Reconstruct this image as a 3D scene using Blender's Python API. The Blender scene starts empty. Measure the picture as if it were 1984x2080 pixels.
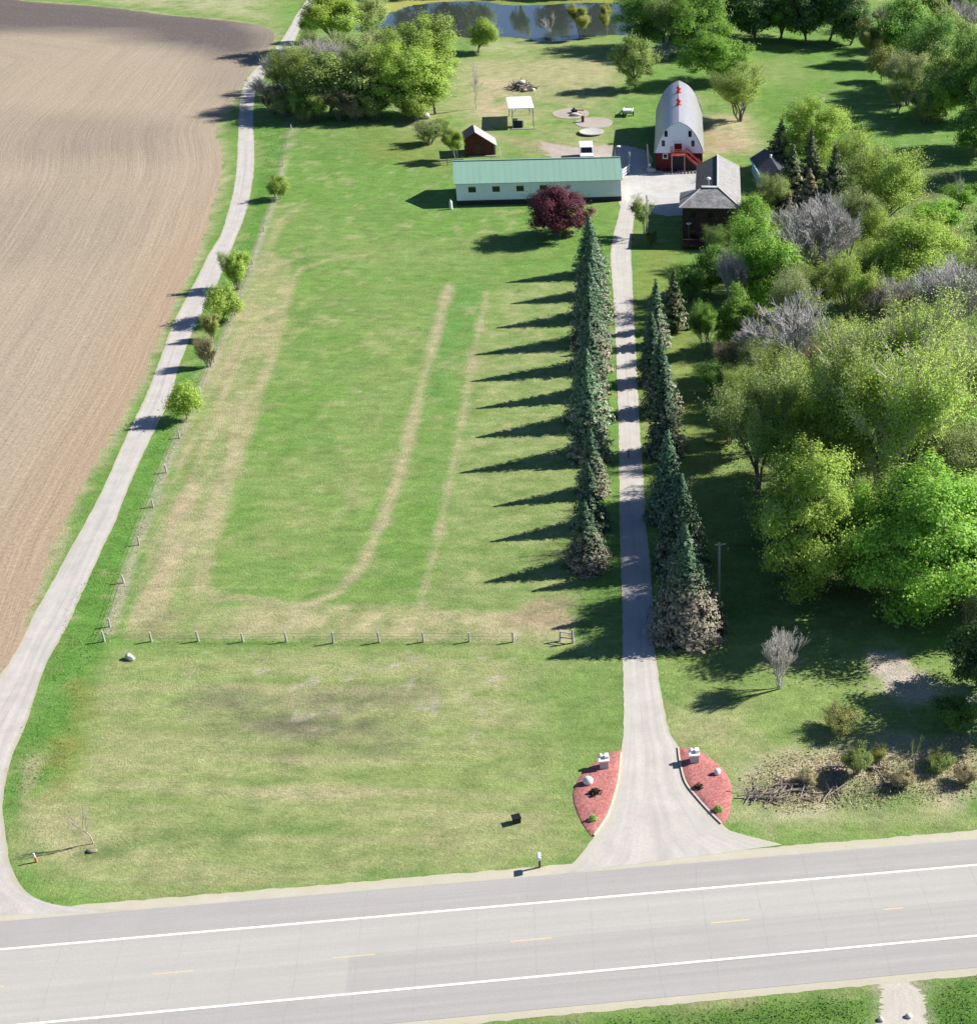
import bpy, math, random
import numpy as np
from mathutils import Vector, Matrix

SC = bpy.context.scene
COL = SC.collection
R = math.radians
rnd = random.Random(7)

# ------------------------------------------------------------------ camera
FPX, CX, CY, HGT = 3000.0, 1520.0, 1250.0, 72.0
ROLL = math.atan(0.0224)
PITCH = R(32.86)
F3 = Vector((0, math.cos(PITCH), -math.sin(PITCH)))
R0 = Vector((1, 0, 0))
U0 = Vector((0, math.sin(PITCH), math.cos(PITCH)))
CR = math.cos(ROLL) * R0 + math.sin(ROLL) * U0
CU = -math.sin(ROLL) * R0 + math.cos(ROLL) * U0
CAM = Vector((0, 0, HGT))


def P(x, y, z=0.0):
    """photo pixel -> point on the horizontal plane at height z"""
    d = F3 + CR * ((x - CX) / FPX) - CU * ((y - CY) / FPX)
    t = (z - HGT) / d.z
    return CAM + d * t


def proj(p):
    v = Vector(p) - CAM
    d = v.dot(F3)
    return CX + FPX * v.dot(CR) / d, CY - FPX * v.dot(CU) / d


def hgt(bx, by, ay):
    """height of a thing standing on pixel (bx,by) whose top is at pixel row ay"""
    b = P(bx, by)
    lo, hi = 0.0, 60.0
    for _ in range(40):
        m = (lo + hi) / 2
        if proj(b + Vector((0, 0, m)))[1] > ay:
            lo = m
        else:
            hi = m
    return lo


def mpp(bx, by):
    """metres per pixel across the view at a ground pixel"""
    return (P(bx + 5, by) - P(bx - 5, by)).length / 10.0


cam = bpy.data.cameras.new("camera")
cam.sensor_fit = 'AUTO'
cam.sensor_width = 36.0
cam.lens = 36.0 * FPX / 2080.0
cam.shift_x = -(CX - 992.0) / 2080.0
cam.shift_y = (CY - 1040.0) / 2080.0
cam.clip_start = 1.0
cam.clip_end = 8000.0
camo = bpy.data.objects.new("camera", cam)
COL.objects.link(camo)
mw = Matrix((CR, CU, -F3)).transposed().to_4x4()
mw.translation = CAM
camo.matrix_world = mw
SC.camera = camo

# ------------------------------------------------------------------ light
SUN_EL, SUN_AZ = R(35.0), R(20.0)            # azimuth of the shadow, from -X towards -Y
sdir = Vector((-math.cos(SUN_AZ) * math.cos(SUN_EL), -math.sin(SUN_AZ) * math.cos(SUN_EL), -math.sin(SUN_EL)))
sl = bpy.data.lights.new("sun", 'SUN')
sl.energy = 4.9
sl.angle = R(0.5)
sl.color = (1.0, 0.955, 0.88)
so = bpy.data.objects.new("sun", sl)
COL.objects.link(so)
so.rotation_euler = sdir.to_track_quat('-Z', 'Y').to_euler()
so.location = (0, 0, 200)
W = bpy.data.worlds.new("World")
SC.world = W
W.use_nodes = True
nt = W.node_tree
bg = nt.nodes['Background']
sky = nt.nodes.new('ShaderNodeTexSky')
sky.sky_type = 'NISHITA'
sky.sun_disc = False
sky.sun_elevation = SUN_EL
sky.sun_rotation = math.atan2(-sdir.x, -sdir.y)
sky.altitude = 1500
sky.air_density = 0.75
sky.dust_density = 0.25
sky.ozone_density = 5.0
nt.links.new(sky.outputs[0], bg.inputs[0])
bg.inputs[1].default_value = 0.072
SC.view_settings.view_transform = 'Standard'
SC.view_settings.look = 'None'
SC.view_settings.gamma = 1.0
SC.view_settings.exposure = 1.0
SC.render.engine = 'CYCLES'
SC.cycles.max_bounces = 12
SC.cycles.diffuse_bounces = 8
SC.cycles.transmission_bounces = 8
SC.cycles.transparent_max_bounces = 4
SC.cycles.use_denoising = True

# ------------------------------------------------------------------ tags


def tag(o, label=None, cat=None, group=None, kind=None):
    if label:
        o["label"] = label
    if cat:
        o["category"] = cat
    if group:
        o["group"] = group
    if kind:
        o["kind"] = kind
    return o


def link(name, me, parent=None, mat=None):
    o = bpy.data.objects.new(name, me)
    COL.objects.link(o)
    if parent is not None:
        o.parent = parent
    if mat is not None and me is not None:
        me.materials.append(mat)
    return o


def thing(name, label, cat, loc=(0, 0, 0), rz=0.0, group=None):
    o = bpy.data.objects.new(name, None)
    o.empty_display_size = 0.3
    COL.objects.link(o)
    o.location = loc
    o.rotation_euler = (0, 0, rz)
    return tag(o, label, cat, group)


# ------------------------------------------------------------------ mesh builder
class MB:
    def __init__(self):
        self.v, self.f, self.m = [], [], []

    def add(self, vs, fs, mi=0):
        o = len(self.v)
        self.v += [tuple(p) for p in vs]
        self.f += [tuple(i + o for i in f) for f in fs]
        self.m += [mi] * len(fs)

    def box(self, c, s, rz=0.0, mi=0, taper=1.0):
        x, y, z = s[0] / 2, s[1] / 2, s[2] / 2
        ca, sa = math.cos(rz), math.sin(rz)
        vs = []
        for (sx, sy, sz) in ((-1, -1, -1), (1, -1, -1), (1, 1, -1), (-1, 1, -1), (-1, -1, 1), (1, -1, 1), (1, 1, 1), (-1, 1, 1)):
            k = taper if sz > 0 else 1.0
            px, py = sx * x * k, sy * y * k
            vs.append((c[0] + px * ca - py * sa, c[1] + px * sa + py * ca, c[2] + sz * z))
        self.add(vs, [(3, 2, 1, 0), (4, 5, 6, 7), (0, 1, 5, 4), (1, 2, 6, 5), (2, 3, 7, 6), (3, 0, 4, 7)], mi)
        return self

    def bar(self, a, b, w, h=None, mi=0):
        a, b = Vector(a), Vector(b)
        h = h or w
        d = (b - a).normalized()
        u = d.cross(Vector((0, 0, 1)))
        if u.length < 1e-3:
            u = Vector((1, 0, 0))
        u.normalize()
        n = u.cross(d)
        vs = []
        for p in (a, b):
            for (i, j) in ((-1, -1), (1, -1), (1, 1), (-1, 1)):
                vs.append(p + u * (i * w / 2) + n * (j * h / 2))
        self.add(vs, [(0, 3, 2, 1), (4, 5, 6, 7), (0, 1, 5, 4), (1, 2, 6, 5), (2, 3, 7, 6), (3, 0, 4, 7)], mi)
        return self

    def tube(self, pts, rad, n=6, mi=0, cap=True):
        pts = [Vector(p) for p in pts]
        if not isinstance(rad, (list, tuple)):
            rad = [rad] * len(pts)
        base = len(self.v)
        for i, p in enumerate(pts):
            d = (pts[min(i + 1, len(pts) - 1)] - pts[max(i - 1, 0)])
            d = d.normalized() if d.length > 1e-6 else Vector((0, 0, 1))
            u = d.cross(Vector((0.31, 0.17, 1)) if abs(d.z) < 0.95 else Vector((1, 0.1, 0)))
            u.normalize()
            w = d.cross(u)
            for k in range(n):
                a = 2 * math.pi * k / n
                self.v.append(tuple(p + (u * math.cos(a) + w * math.sin(a)) * rad[i]))
        for i in range(len(pts) - 1):
            for k in range(n):
                a, b = base + i * n + k, base + i * n + (k + 1) % n
                self.f.append((a, b, b + n, a + n))
                self.m.append(mi)
        if cap:
            self.f.append(tuple(base + k for k in range(n))[::-1])
            self.f.append(tuple(base + (len(pts) - 1) * n + k for k in range(n)))
            self.m += [mi, mi]
        return self

    def lathe(self, c, prof, n=12, mi=0):
        base = len(self.v)
        for (r, z) in prof:
            for k in range(n):
                a = 2 * math.pi * k / n
                self.v.append((c[0] + r * math.cos(a), c[1] + r * math.sin(a), c[2] + z))
        for i in range(len(prof) - 1):
            for k in range(n):
                a, b = base + i * n + k, base + i * n + (k + 1) % n
                self.f.append((a, b, b + n, a + n))
                self.m.append(mi)
        self.f.append(tuple(base + k for k in range(n))[::-1])
        self.f.append(tuple(base + (len(prof) - 1) * n + k for k in range(n)))
        self.m += [mi, mi]
        return self

    def prism(self, poly, z0, z1, mi=0):
        n = len(poly)
        vs = [(p[0], p[1], z0) for p in poly] + [(p[0], p[1], z1) for p in poly]
        fs = [tuple(range(n))[::-1], tuple(range(n, 2 * n))]
        fs += [(i, (i + 1) % n, n + (i + 1) % n, n + i) for i in range(n)]
        self.add(vs, fs, mi)
        return self

    def slab(self, quad, t, mi=0):
        """a sheet through 3 or 4 points, thickened downwards by t along its normal"""
        q = [Vector(p) for p in quad]
        nrm = (q[1] - q[0]).cross(q[2] - q[0]).normalized()
        if nrm.z < 0:
            q = q[::-1]
            nrm = -nrm
        n = len(q)
        vs = q + [p - nrm * t for p in q]
        fs = [tuple(range(n)), tuple(range(n, 2 * n))[::-1]]
        fs += [((i + 1) % n, i, n + i, n + (i + 1) % n) for i in range(n)]
        self.add(vs, fs, mi)
        return self

    def blob(self, c, r, seed=0, n=10, m=7, mi=0, rough=0.18):
        g = random.Random(seed)
        ph = [g.uniform(0, 6.28) for _ in range(6)]
        base = len(self.v)
        for i in range(m + 1):
            t = math.pi * i / m
            for k in range(n):
                a = 2 * math.pi * k / n
                d = Vector((math.sin(t) * math.cos(a), math.sin(t) * math.sin(a), math.cos(t)))
                q = 1 + rough * (math.sin(3 * d.x + ph[0]) * math.cos(2.5 * d.y + ph[1]) + 0.6 * math.sin(5 * d.y + 4 * d.z + ph[2]))
                self.v.append((c[0] + d.x * r[0] * q, c[1] + d.y * r[1] * q, c[2] + d.z * r[2] * q))
        for i in range(m):
            for k in range(n):
                a, b = base + i * n + k, base + i * n + (k + 1) % n
                self.f.append((a, a + n, b + n, b))
                self.m.append(mi)
        return self

    def build(self, name, mats, parent=None, smooth=False):
        me = bpy.data.meshes.new(name)
        me.from_pydata(self.v, [], self.f)
        if not isinstance(mats, (list, tuple)):
            mats = [mats]
        for mt in mats:
            me.materials.append(mt)
        if len(mats) > 1:
            me.polygons.foreach_set('material_index', self.m)
        if smooth:
            me.polygons.foreach_set('use_smooth', [True] * len(me.polygons))
        me.update()
        return link(name, me, parent)


# ------------------------------------------------------------------ materials
def _mix(nt, fac, a, b, blend='MIX'):
    n = nt.nodes.new('ShaderNodeMix')
    n.data_type = 'RGBA'
    n.blend_type = blend
    if isinstance(fac, (int, float)):
        n.inputs[0].default_value = fac
    else:
        nt.links.new(fac, n.inputs[0])
    for i, s in ((6, a), (7, b)):
        if isinstance(s, tuple):
            n.inputs[i].default_value = (*s[:3], 1)
        else:
            nt.links.new(s, n.inputs[i])
    return n.outputs[2]


def _noise(nt, vec, scale, detail=3.0, rough=0.55):
    n = nt.nodes.new('ShaderNodeTexNoise')
    n.inputs['Scale'].default_value = scale
    n.inputs['Detail'].default_value = detail
    n.inputs['Roughness'].default_value = rough
    if vec is not None:
        nt.links.new(vec, n.inputs['Vector'])
    return n.outputs['Fac']


def _ramp(nt, fac, a, b):
    n = nt.nodes.new('ShaderNodeMapRange')
    n.inputs[1].default_value = a
    n.inputs[2].default_value = b
    n.inputs[3].default_value = 0.0
    n.inputs[4].default_value = 1.0
    nt.links.new(fac, n.inputs[0])
    return n.outputs[0]


def _map(nt, vec, sc, rz=0.0):
    n = nt.nodes.new('ShaderNodeMapping')
    n.inputs['Scale'].default_value = sc
    n.inputs['Rotation'].default_value = (0, 0, rz)
    nt.links.new(vec, n.inputs['Vector'])
    return n.outputs[0]


def newmat(name):
    m = bpy.data.materials.new(name)
    m.use_nodes = True
    nt = m.node_tree
    return m, nt, nt.nodes['Principled BSDF'], nt.nodes['Material Output']


def bump(nt, bs, h, strength=0.3, dist=0.05):
    b = nt.nodes.new('ShaderNodeBump')
    b.inputs['Strength'].default_value = strength
    b.inputs['Distance'].default_value = dist
    nt.links.new(h, b.inputs['Height'])
    nt.links.new(b.outputs[0], bs.inputs['Normal'])


def mat(name, col, var=0.18, scale=3.0, rough=0.8, metal=0.0, stretch=(1, 1, 1), spec=0.3, dirt=None, dirt_amt=0.4):
    m, nt, bs, _ = newmat(name)
    tc = nt.nodes.new('ShaderNodeTexCoord').outputs['Object']
    v = _map(nt, tc, stretch)
    f = _ramp(nt, _noise(nt, v, scale, 5, 0.65), 0.25, 0.75)
    lo = tuple(c * (1 - var) for c in col)
    hi = tuple(min(1, c * (1 + var)) for c in col)
    c = _mix(nt, f, lo, hi)
    if dirt:
        g = _ramp(nt, _noise(nt, v, scale * 0.3, 5, 0.7), 0.45, 0.75)
        mm = nt.nodes.new('ShaderNodeMath')
        mm.operation = 'MULTIPLY'
        mm.inputs[1].default_value = dirt_amt
        nt.links.new(g, mm.inputs[0])
        c = _mix(nt, mm.outputs[0], c, dirt)
    nt.links.new(c, bs.inputs['Base Color'])
    bs.inputs['Roughness'].default_value = rough
    bs.inputs['Metallic'].default_value = metal
    bs.inputs['Specular IOR Level'].default_value = spec
    return m


def leafmat(name, col, col2=None, trans=0.3, var=0.35):
    """foliage: colour varies leaf by leaf and tree by tree, some light passes through"""
    m, nt, bs, out = newmat(name)
    geo = nt.nodes.new('ShaderNodeNewGeometry')
    oi = nt.nodes.new('ShaderNodeObjectInfo')
    col2 = col2 or tuple(min(1, c * 1.5) for c in col)
    c = _mix(nt, geo.outputs['Random Per Island'], tuple(x * (1 - var) for x in col), col2)
    hs = nt.nodes.new('ShaderNodeHueSaturation')
    mr = nt.nodes.new('ShaderNodeMapRange')
    mr.inputs[3].default_value = 0.8
    mr.inputs[4].default_value = 1.2
    nt.links.new(oi.outputs['Random'], mr.inputs[0])
    nt.links.new(mr.outputs[0], hs.inputs['Value'])
    nt.links.new(c, hs.inputs['Color'])
    nt.links.new(hs.outputs[0], bs.inputs['Base Color'])
    bs.inputs['Roughness'].default_value = 0.65
    bs.inputs['Specular IOR Level'].default_value = 0.25
    tr = nt.nodes.new('ShaderNodeBsdfTranslucent')
    nt.links.new(hs.outputs[0], tr.inputs['Color'])
    mx = nt.nodes.new('ShaderNodeMixShader')
    mx.inputs[0].default_value = trans
    nt.links.new(bs.outputs[0], mx.inputs[1])
    nt.links.new(tr.outputs[0], mx.inputs[2])
    nt.links.new(mx.outputs[0], out.inputs['Surface'])
    return m


# ------------------------------------------------------------------ numpy helpers
def vnoise(x, y, s, seed=0):
    x = np.asarray(x) / s + seed * 17.31
    y = np.asarray(y) / s - seed * 9.77
    xi, yi = np.floor(x), np.floor(y)
    fx, fy = x - xi, y - yi
    fx, fy = fx * fx * (3 - 2 * fx), fy * fy * (3 - 2 * fy)

    def h(a, b):
        t = np.sin(a * 127.1 + b * 311.7 + seed * 74.7) * 43758.5453
        return t - np.floor(t)
    return (h(xi, yi) * (1 - fx) + h(xi + 1, yi) * fx) * (1 - fy) + (h(xi, yi + 1) * (1 - fx) + h(xi + 1, yi + 1) * fx) * fy


def fbm(x, y, s, seed=0, o=4):
    t, a, n = 0, 1.0, 0
    for i in range(o):
        t = t + a * vnoise(x, y, s / 2 ** i, seed + i)
        n += a
        a *= 0.55
    return t / n


def sdf(x, y, poly):
    """signed distance to a closed polygon, negative inside"""
    poly = [(p[0], p[1]) for p in poly]
    d = np.full(x.shape, 1e9)
    ins = np.zeros(x.shape, bool)
    for (ax, ay), (bx, by) in zip(poly, poly[1:] + poly[:1]):
        ex, ey = bx - ax, by - ay
        t = np.clip(((x - ax) * ex + (y - ay) * ey) / (ex * ex + ey * ey + 1e-12), 0, 1)
        d = np.minimum(d, np.hypot(x - ax - t * ex, y - ay - t * ey))
        c = (ay > y) != (by > y)
        with np.errstate(divide='ignore', invalid='ignore'):
            xi = (bx - ax) * (y - ay) / (by - ay + 1e-12) + ax
        ins ^= c & (x < xi)
    return np.where(ins, -d, d)


def dline(x, y, pts):
    d = np.full(x.shape, 1e9)
    for a, b in zip(pts[:-1], pts[1:]):
        ex, ey = b[0] - a[0], b[1] - a[1]
        t = np.clip(((x - a[0]) * ex + (y - a[1]) * ey) / (ex * ex + ey * ey + 1e-12), 0, 1)
        d = np.minimum(d, np.hypot(x - a[0] - t * ex, y - a[1] - t * ey))
    return d


def spline(pts, n):
    """Catmull-Rom through 3D points, n samples evenly spaced along the length"""
    p = [Vector(q) for q in pts]
    p = [p[0] * 2 - p[1]] + p + [p[-1] * 2 - p[-2]]
    out = []
    for i in range(1, len(p) - 2):
        for k in range(16):
            t = k / 16
            out.append(0.5 * ((2 * p[i]) + (p[i + 1] - p[i - 1]) * t + (2 * p[i - 1] - 5 * p[i] + 4 * p[i + 1] - p[i + 2]) * t * t
                              + (3 * p[i] - p[i - 1] - 3 * p[i + 1] + p[i + 2]) * t ** 3))
    out.append(p[-2])
    L = [0.0]
    for a, b in zip(out[:-1], out[1:]):
        L.append(L[-1] + (b - a).length)
    res, j = [], 0
    for k in range(n):
        s = L[-1] * k / (n - 1)
        while j < len(L) - 2 and L[j + 1] < s:
            j += 1
        t = (s - L[j]) / max(1e-9, L[j + 1] - L[j])
        res.append(out[j].lerp(out[j + 1], min(1, max(0, t))))
    return res


def px(pts):
    return [P(a, b) for a, b in pts]

# ================================================================== THE SETTING
K = 1984.0 / 1876.0


def pk(pts):
    """points read off the 1876 px wide view of the photo"""
    return [P(a * K, b * K) for a, b in pts]


# ---- edges measured on the photo
ROAD_L = [(655, -60), (640, -30), (622, 0), (602, 30), (586, 60), (569, 85), (545, 115), (519, 140), (503, 160), (492, 183), (487, 211), (485, 246),
          (483, 300), (480, 350), (473, 394), (461, 440), (447, 480), (424, 517), (400, 566), (373, 615), (349, 664), (332, 713),
          (313, 762), (294, 810), (260, 880), (229, 950), (204, 1004), (179, 1052), (150, 1104), (122, 1155), (94, 1205), (69, 1250),
          (46, 1300), (14, 1353), (-30, 1410), (-75, 1500), (-120, 1640), (-170, 1800), (-260, 1868)]
ROAD_R = [(676, -60), (660, -30), (642, 0), (622, 30), (609, 60), (597, 85), (577, 112), (553, 140), (536, 158), (522, 180), (516, 211), (515, 246),
          (517, 300), (516, 350), (509, 394), (497, 440), (481, 480), (467, 517), (446, 566), (422, 615), (397, 664), (376, 713),
          (359, 762), (346, 810), (312, 880), (279, 950), (256, 1004), (238, 1052), (213, 1104), (190, 1155), (167, 1205), (148, 1250),
          (122, 1300), (94, 1350), (77, 1400), (61, 1450), (38, 1505), (22, 1550), (10, 1600), (6, 1650), (13, 1700), (21, 1750),
          (38, 1790), (69, 1822), (128, 1840), (260, 1850)]
DRV_L = [(1262, 408), (1254, 445), (1247, 470), (1241, 505), (1240, 530), (1245, 600), (1251, 713), (1256, 889), (1257, 961), (1258, 1055), (1260, 1143),
         (1264, 1240), (1264, 1334), (1266, 1440), (1265, 1500), (1261, 1530), (1256, 1578), (1247, 1617), (1232, 1659), (1206, 1698), (1188, 1725), (1158, 1757), (1120, 1778)]
DRV_R = [(1300, 405), (1291, 425), (1287, 447), (1284, 475), (1281, 505), (1282, 530), (1286, 620), (1291, 713), (1300, 889), (1306, 961), (1311, 1055), (1320, 1143),
         (1326, 1240), (1331, 1331), (1345, 1420), (1357, 1480), (1377, 1519), (1381, 1549), (1392, 1590), (1416, 1622), (1443, 1652), (1465, 1674), (1483, 1688), (1530, 1701), (1590, 1716)]
FIELD = [(-620, -34), (-250, -16), (0, -3), (53, 3), (130, 8), (211, 14), (285, 23), (352, 32), (430, 39), (493, 46), (528, 52), (550, 61), (558, 76), (548, 95), (530, 118),
         (507, 148), (489, 183), (470, 211), (450, 240), (440, 256), (440, 277), (447, 300), (452, 325), (452, 350), (446, 375), (438, 400), (426, 440), (410, 493),
         (385, 549), (359, 608), (339, 654), (315, 700), (300, 744), (270, 805), (239, 858), (206, 916), (178, 967), (150, 1023), (112, 1095),
         (68, 1225), (30, 1337), (-40, 1440), (-130, 1600), (-260, 1780)]
MULCH_A = [(1262, 1523), (1235, 1532), (1205, 1551), (1181, 1574), (1167, 1600), (1164, 1622), (1170, 1645), (1180, 1668), (1193, 1688), (1205, 1699),
           (1222, 1677), (1232, 1659), (1241, 1637), (1247, 1617), (1253, 1594), (1258, 1570), (1261, 1545)]
MULCH_B = [(1379, 1520), (1400, 1519), (1424, 1528), (1448, 1545), (1470, 1566), (1483, 1590), (1486, 1615), (1483, 1640), (1478, 1660), (1467, 1673),
           (1443, 1652), (1416, 1622), (1392, 1590), (1383, 1562), (1380, 1540)]
POND = [(700, 62), (740, 60), (772, 57), (800, 60), (860, 68), (905, 72), (950, 77), (985, 77), (1000, 76), (1028, 75), (1060, 78), (1085, 82), (1105, 86),
        (1130, 85), (1165, 80), (1200, 75), (1240, 71), (1276, 70), (1283, 55), (1285, 35), (1290, 18), (1250, 8), (1180, 6), (1105, 10), (1060, 11), (1020, 10),
        (985, 4), (930, 3), (880, 6), (830, 12), (810, 22), (780, 28), (740, 30), (700, 34)]


def aw(pts):
    return np.array([(p[0], p[1]) for p in px(pts)])


# ---- the ground: one sheet, fine where the camera looks, out to the horizon
def axis(segs):
    out = []
    for a, b, s in segs:
        out += list(np.arange(a, b - 1e-6, s))
    return np.array(out + [segs[-1][1]])


gx = axis([(-2600, -600, 250), (-600, -200, 40), (-200, -80, 1.6), (-80, 32, 0.42), (32, 70, 1.0), (70, 140, 3), (140, 600, 40), (600, 2600, 250)])
gy = axis([(-900, -100, 200), (-100, 50, 15), (50, 135, 0.42), (135, 220, 0.75), (220, 470, 1.5), (470, 700, 25), (700, 3600, 250)])
X, Y = np.meshgrid(gx, gy)
n1 = fbm(X, Y, 14, 1)
n2 = fbm(X, Y, 4, 2)
n3 = fbm(X, Y, 1.6, 3, 3)
nS = fbm(X * 0.10, Y, 1.3, 5, 3)         # streaks along the mowing


_a, _b = P(262, 1260), P(578, 630)
_d = (_b - _a).normalized()
nL = fbm((X * _d.x + Y * _d.y) * .10, X * _d.y - Y * _d.x, 1.3, 77, 3)      # streaks along the left mowing strip


def c3(*c):
    return np.array(c)[None, None, :]


C_GREEN, C_LUSH, C_LIGHT = c3(.142, .262, .056), c3(.095, .195, .042), c3(.255, .305, .110)
C_DRY, C_TAN, C_DIRT, C_GREY = c3(.375, .345, .185), c3(.430, .365, .225), c3(.340, .250, .170), c3(.245, .215, .165)
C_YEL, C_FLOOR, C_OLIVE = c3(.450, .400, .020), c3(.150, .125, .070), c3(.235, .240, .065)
col = np.broadcast_to(C_GREEN, X.shape + (3,)).copy()


def lay(m, c):
    global col
    col = col * (1 - m[..., None]) + c * m[..., None]


def soft(d, f, jit=1.0):
    """1 inside, 0 outside, edge feathered over f metres and roughened by noise"""
    return np.clip(0.5 - (d + jit * (n2 - 0.5) * 2.2 + jit * (n3 - 0.5) * 1.6) / f, 0, 1)


def area(pts, c, f=2.0, k=1.0, jit=1.0, mod=None):
    m = soft(sdf(X, Y, pk(pts)), f, jit) * k
    if mod is not None:
        m = m * mod
    lay(m, c)


def track(pts, w, c, k=1.0, f=0.9, mod=None):
    m = soft(dline(X, Y, pk(pts)) - w, f, 0.45) * k
    if mod is not None:
        m = m * mod
    lay(m, c)


var = np.clip((n1 - 0.35) * 2.2, 0, 1)
lay(var * 0.45, C_LIGHT)
lay(np.clip((n2 - 0.5) * 2.5, 0, 1) * 0.35, C_LUSH)
# paddock between the gravel road and the drive
area([(560, 470), (1100, 470), (1100, 1180), (380, 1140)], C_LIGHT, 6, 0.35, 1.5, np.clip((nS - .3) * 2, 0, 1))
area([(720, 560), (880, 560), (800, 720), (720, 1000), (520, 1130), (400, 1120), (470, 950), (650, 850)], C_LIGHT, 8, 0.75, 2, np.clip((n2 - .25) * 2, 0, 1))
area([(500, 480), (560, 500), (545, 620), (500, 760), (440, 930), (400, 1080), (385, 1140), (420, 1165), (560, 1160), (760, 1165), (1100, 1185), (1100, 1236), (240, 1225), (262, 1120), (300, 1000), (350, 860), (410, 700), (460, 590)],
     C_DRY, 0.9, 0.85, 0.5, np.clip(0.35 + 1.5 * (nL - 0.22), 0, 1))
area([(480, 590), (545, 590), (480, 800), (400, 1080), (300, 1190), (262, 1190), (330, 960), (400, 760)], C_TAN, 2.0, 0.75, 1.2, np.clip((nL - .36) * 3.4, 0, 1))
area([(265, 1130), (330, 1130), (330, 1225), (250, 1222)], C_DIRT, 1.6, 0.55, 1.5, np.clip((n2 - .2) * 2, 0, 1))
area([(560, 1150), (1100, 1180), (1100, 1228), (420, 1222)], C_TAN, 1.5, 0.55, 2, np.clip((n3 - .36) * 3.2, 0, 1))
area([(945, 560), (1110, 520), (1110, 1180), (800, 1170), (845, 1050), (895, 800), (920, 650)], C_DRY, 2.5, 0.42, 1.2, np.clip(0.3 + 1.4 * (n3 - 0.25), 0, 1))
area([(1000, 1165), (1100, 1150), (1100, 1215), (960, 1200)], C_DIRT, 1.5, 0.7, 1.5)
area([(860, 545), (930, 545), (905, 640), (870, 780), (800, 760), (830, 640)], c3(.105, .245, .060), 3, 0.8, 2, np.clip((n3 - .2) * 2.4, 0, 1))
track([(862, 548), (838, 640), (812, 730), (776, 880), (735, 1000), (692, 1090), (645, 1142), (560, 1172)], 0.55, C_TAN, 0.8)
track([(935, 560), (908, 690), (890, 790), (862, 930), (840, 1040), (805, 1165)], 0.38, C_TAN, 0.72)
track([(385, 1130), (410, 1040), (440, 935), (492, 775), (520, 690), (545, 600), (558, 545), (580, 515), (640, 497), (700, 490)], 0.55, C_DRY, 0.75)
track([(470, 640), (500, 560), (530, 510), (580, 492), (640, 486)], 0.5, C_DRY, 0.6)
track([(560, 1160), (470, 1150), (420, 1150), (388, 1125)], .5, C_TAN, .6)
track([(572, 400), (535, 430), (510, 490)], 0.8, C_DRY, 0.6)
track([(300, 1150), (330, 1000), (400, 810), (470, 640)], 0.25, C_DIRT, 0.4)
track([(345, 1160), (372, 1010), (430, 830), (500, 650)], 0.25, C_LIGHT, 0.5)
# lawn between the paddock fence and the highway: paler, mown in long passes
area([(150, 1245), (1190, 1245), (1195, 1440), (1105, 1470), (1100, 1600), (1130, 1650), (200, 1740), (30, 1640), (60, 1520), (160, 1420), (175, 1320)], C_LIGHT, 3, 0.75, 1.5)
area([(150, 1245), (1100, 1245), (1100, 1640), (200, 1740), (30, 1640), (160, 1420)], C_DRY, 5, 0.58, 2, np.clip((nS - .34) * 2.6, 0, 1))
area([(180, 1490), (1000, 1490), (1000, 1560), (60, 1570), (60, 1530)], C_TAN, 3, 0.4, 1.5, np.clip((nS - .35) * 3, 0, 1))
area([(40, 1530), (160, 1540), (190, 1640), (60, 1650)], C_DRY, 2.5, 0.55, 1.5)
track([(180, 1640), (380, 1600), (640, 1588)], 0.7, C_LUSH, 0.6, 1.2)
area([(380, 1335), (560, 1325), (830, 1320), (860, 1370), (700, 1425), (560, 1440), (430, 1390)], c3(.150, .132, .098), 5, 0.92, 2, np.clip((fbm(X * .6, Y, 3.0, 61) - .28) * 2.6, 0, 1))
spots = np.clip((fbm(X, Y, 1.3, 31, 2) - 0.70) * 9, 0, 1)
area([(360, 1245), (1100, 1245), (1040, 1420), (360, 1420)], c3(.40, .36, .28), 3, 0.6, 1, spots)
area([(1000, 1260), (1190, 1260), (1190, 1440), (1100, 1460), (1000, 1420)], C_GREEN, 5, 0.6, 2)
# verge of lush grass along the gravel road
VERGE = [(120 * K, 1180 * K), (225, 1100), (280, 985), (350, 800), (385, 735), (430, 640), (470, 545), (500, 470), (520, 400), (525, 330), (520, 250), (560, 250), (592, 262), (575, 340), (560, 400), (530, 480),
         (500, 570), (462, 660), (425, 740), (385, 830), (330, 940), (290, 1060), (255, 1170), (230, 1290), (225, 1330), (190, 1370), (165, 1470), (160, 1560), (60, 1610), (20, 1640), (8, 1610), (30, 1520), (70, 1420), (110, 1320)]
lay(soft(sdf(X, Y, aw(VERGE)), 1.6, 0.9) * np.clip(.55 + n2 * .7, 0, 1), c3(.115, .250, .045))
area([(145, 1310), (178, 1320), (165, 1420), (140, 1500), (100, 1540), (115, 1440)], C_OLIVE, 2.2, 0.8, 1.5)
area([(46, 1470), (70, 1450), (68, 1510), (50, 1530)], C_TAN, 1.0, 0.7, 1)
fl = [(640, 170), (592, 262), (575, 340), (560, 400), (535, 470), (512, 535), (476, 640), (432, 735), (395, 820), (338, 945), (293, 1065), (256, 1175), (222, 1285)]
lay(soft(dline(X, Y, aw(fl)) - 0.5, 0.7, 0.4) * np.clip((n2 - .1) * 2.2, 0, 1) * 0.85, c3(.44, .38, .28))
# grass strip between the field and the gravel road
lay(soft(dline(X, Y, aw(FIELD)) - 0.9, 1.2, 0.8) * 0.75, c3(.40, .36, .22))
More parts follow.
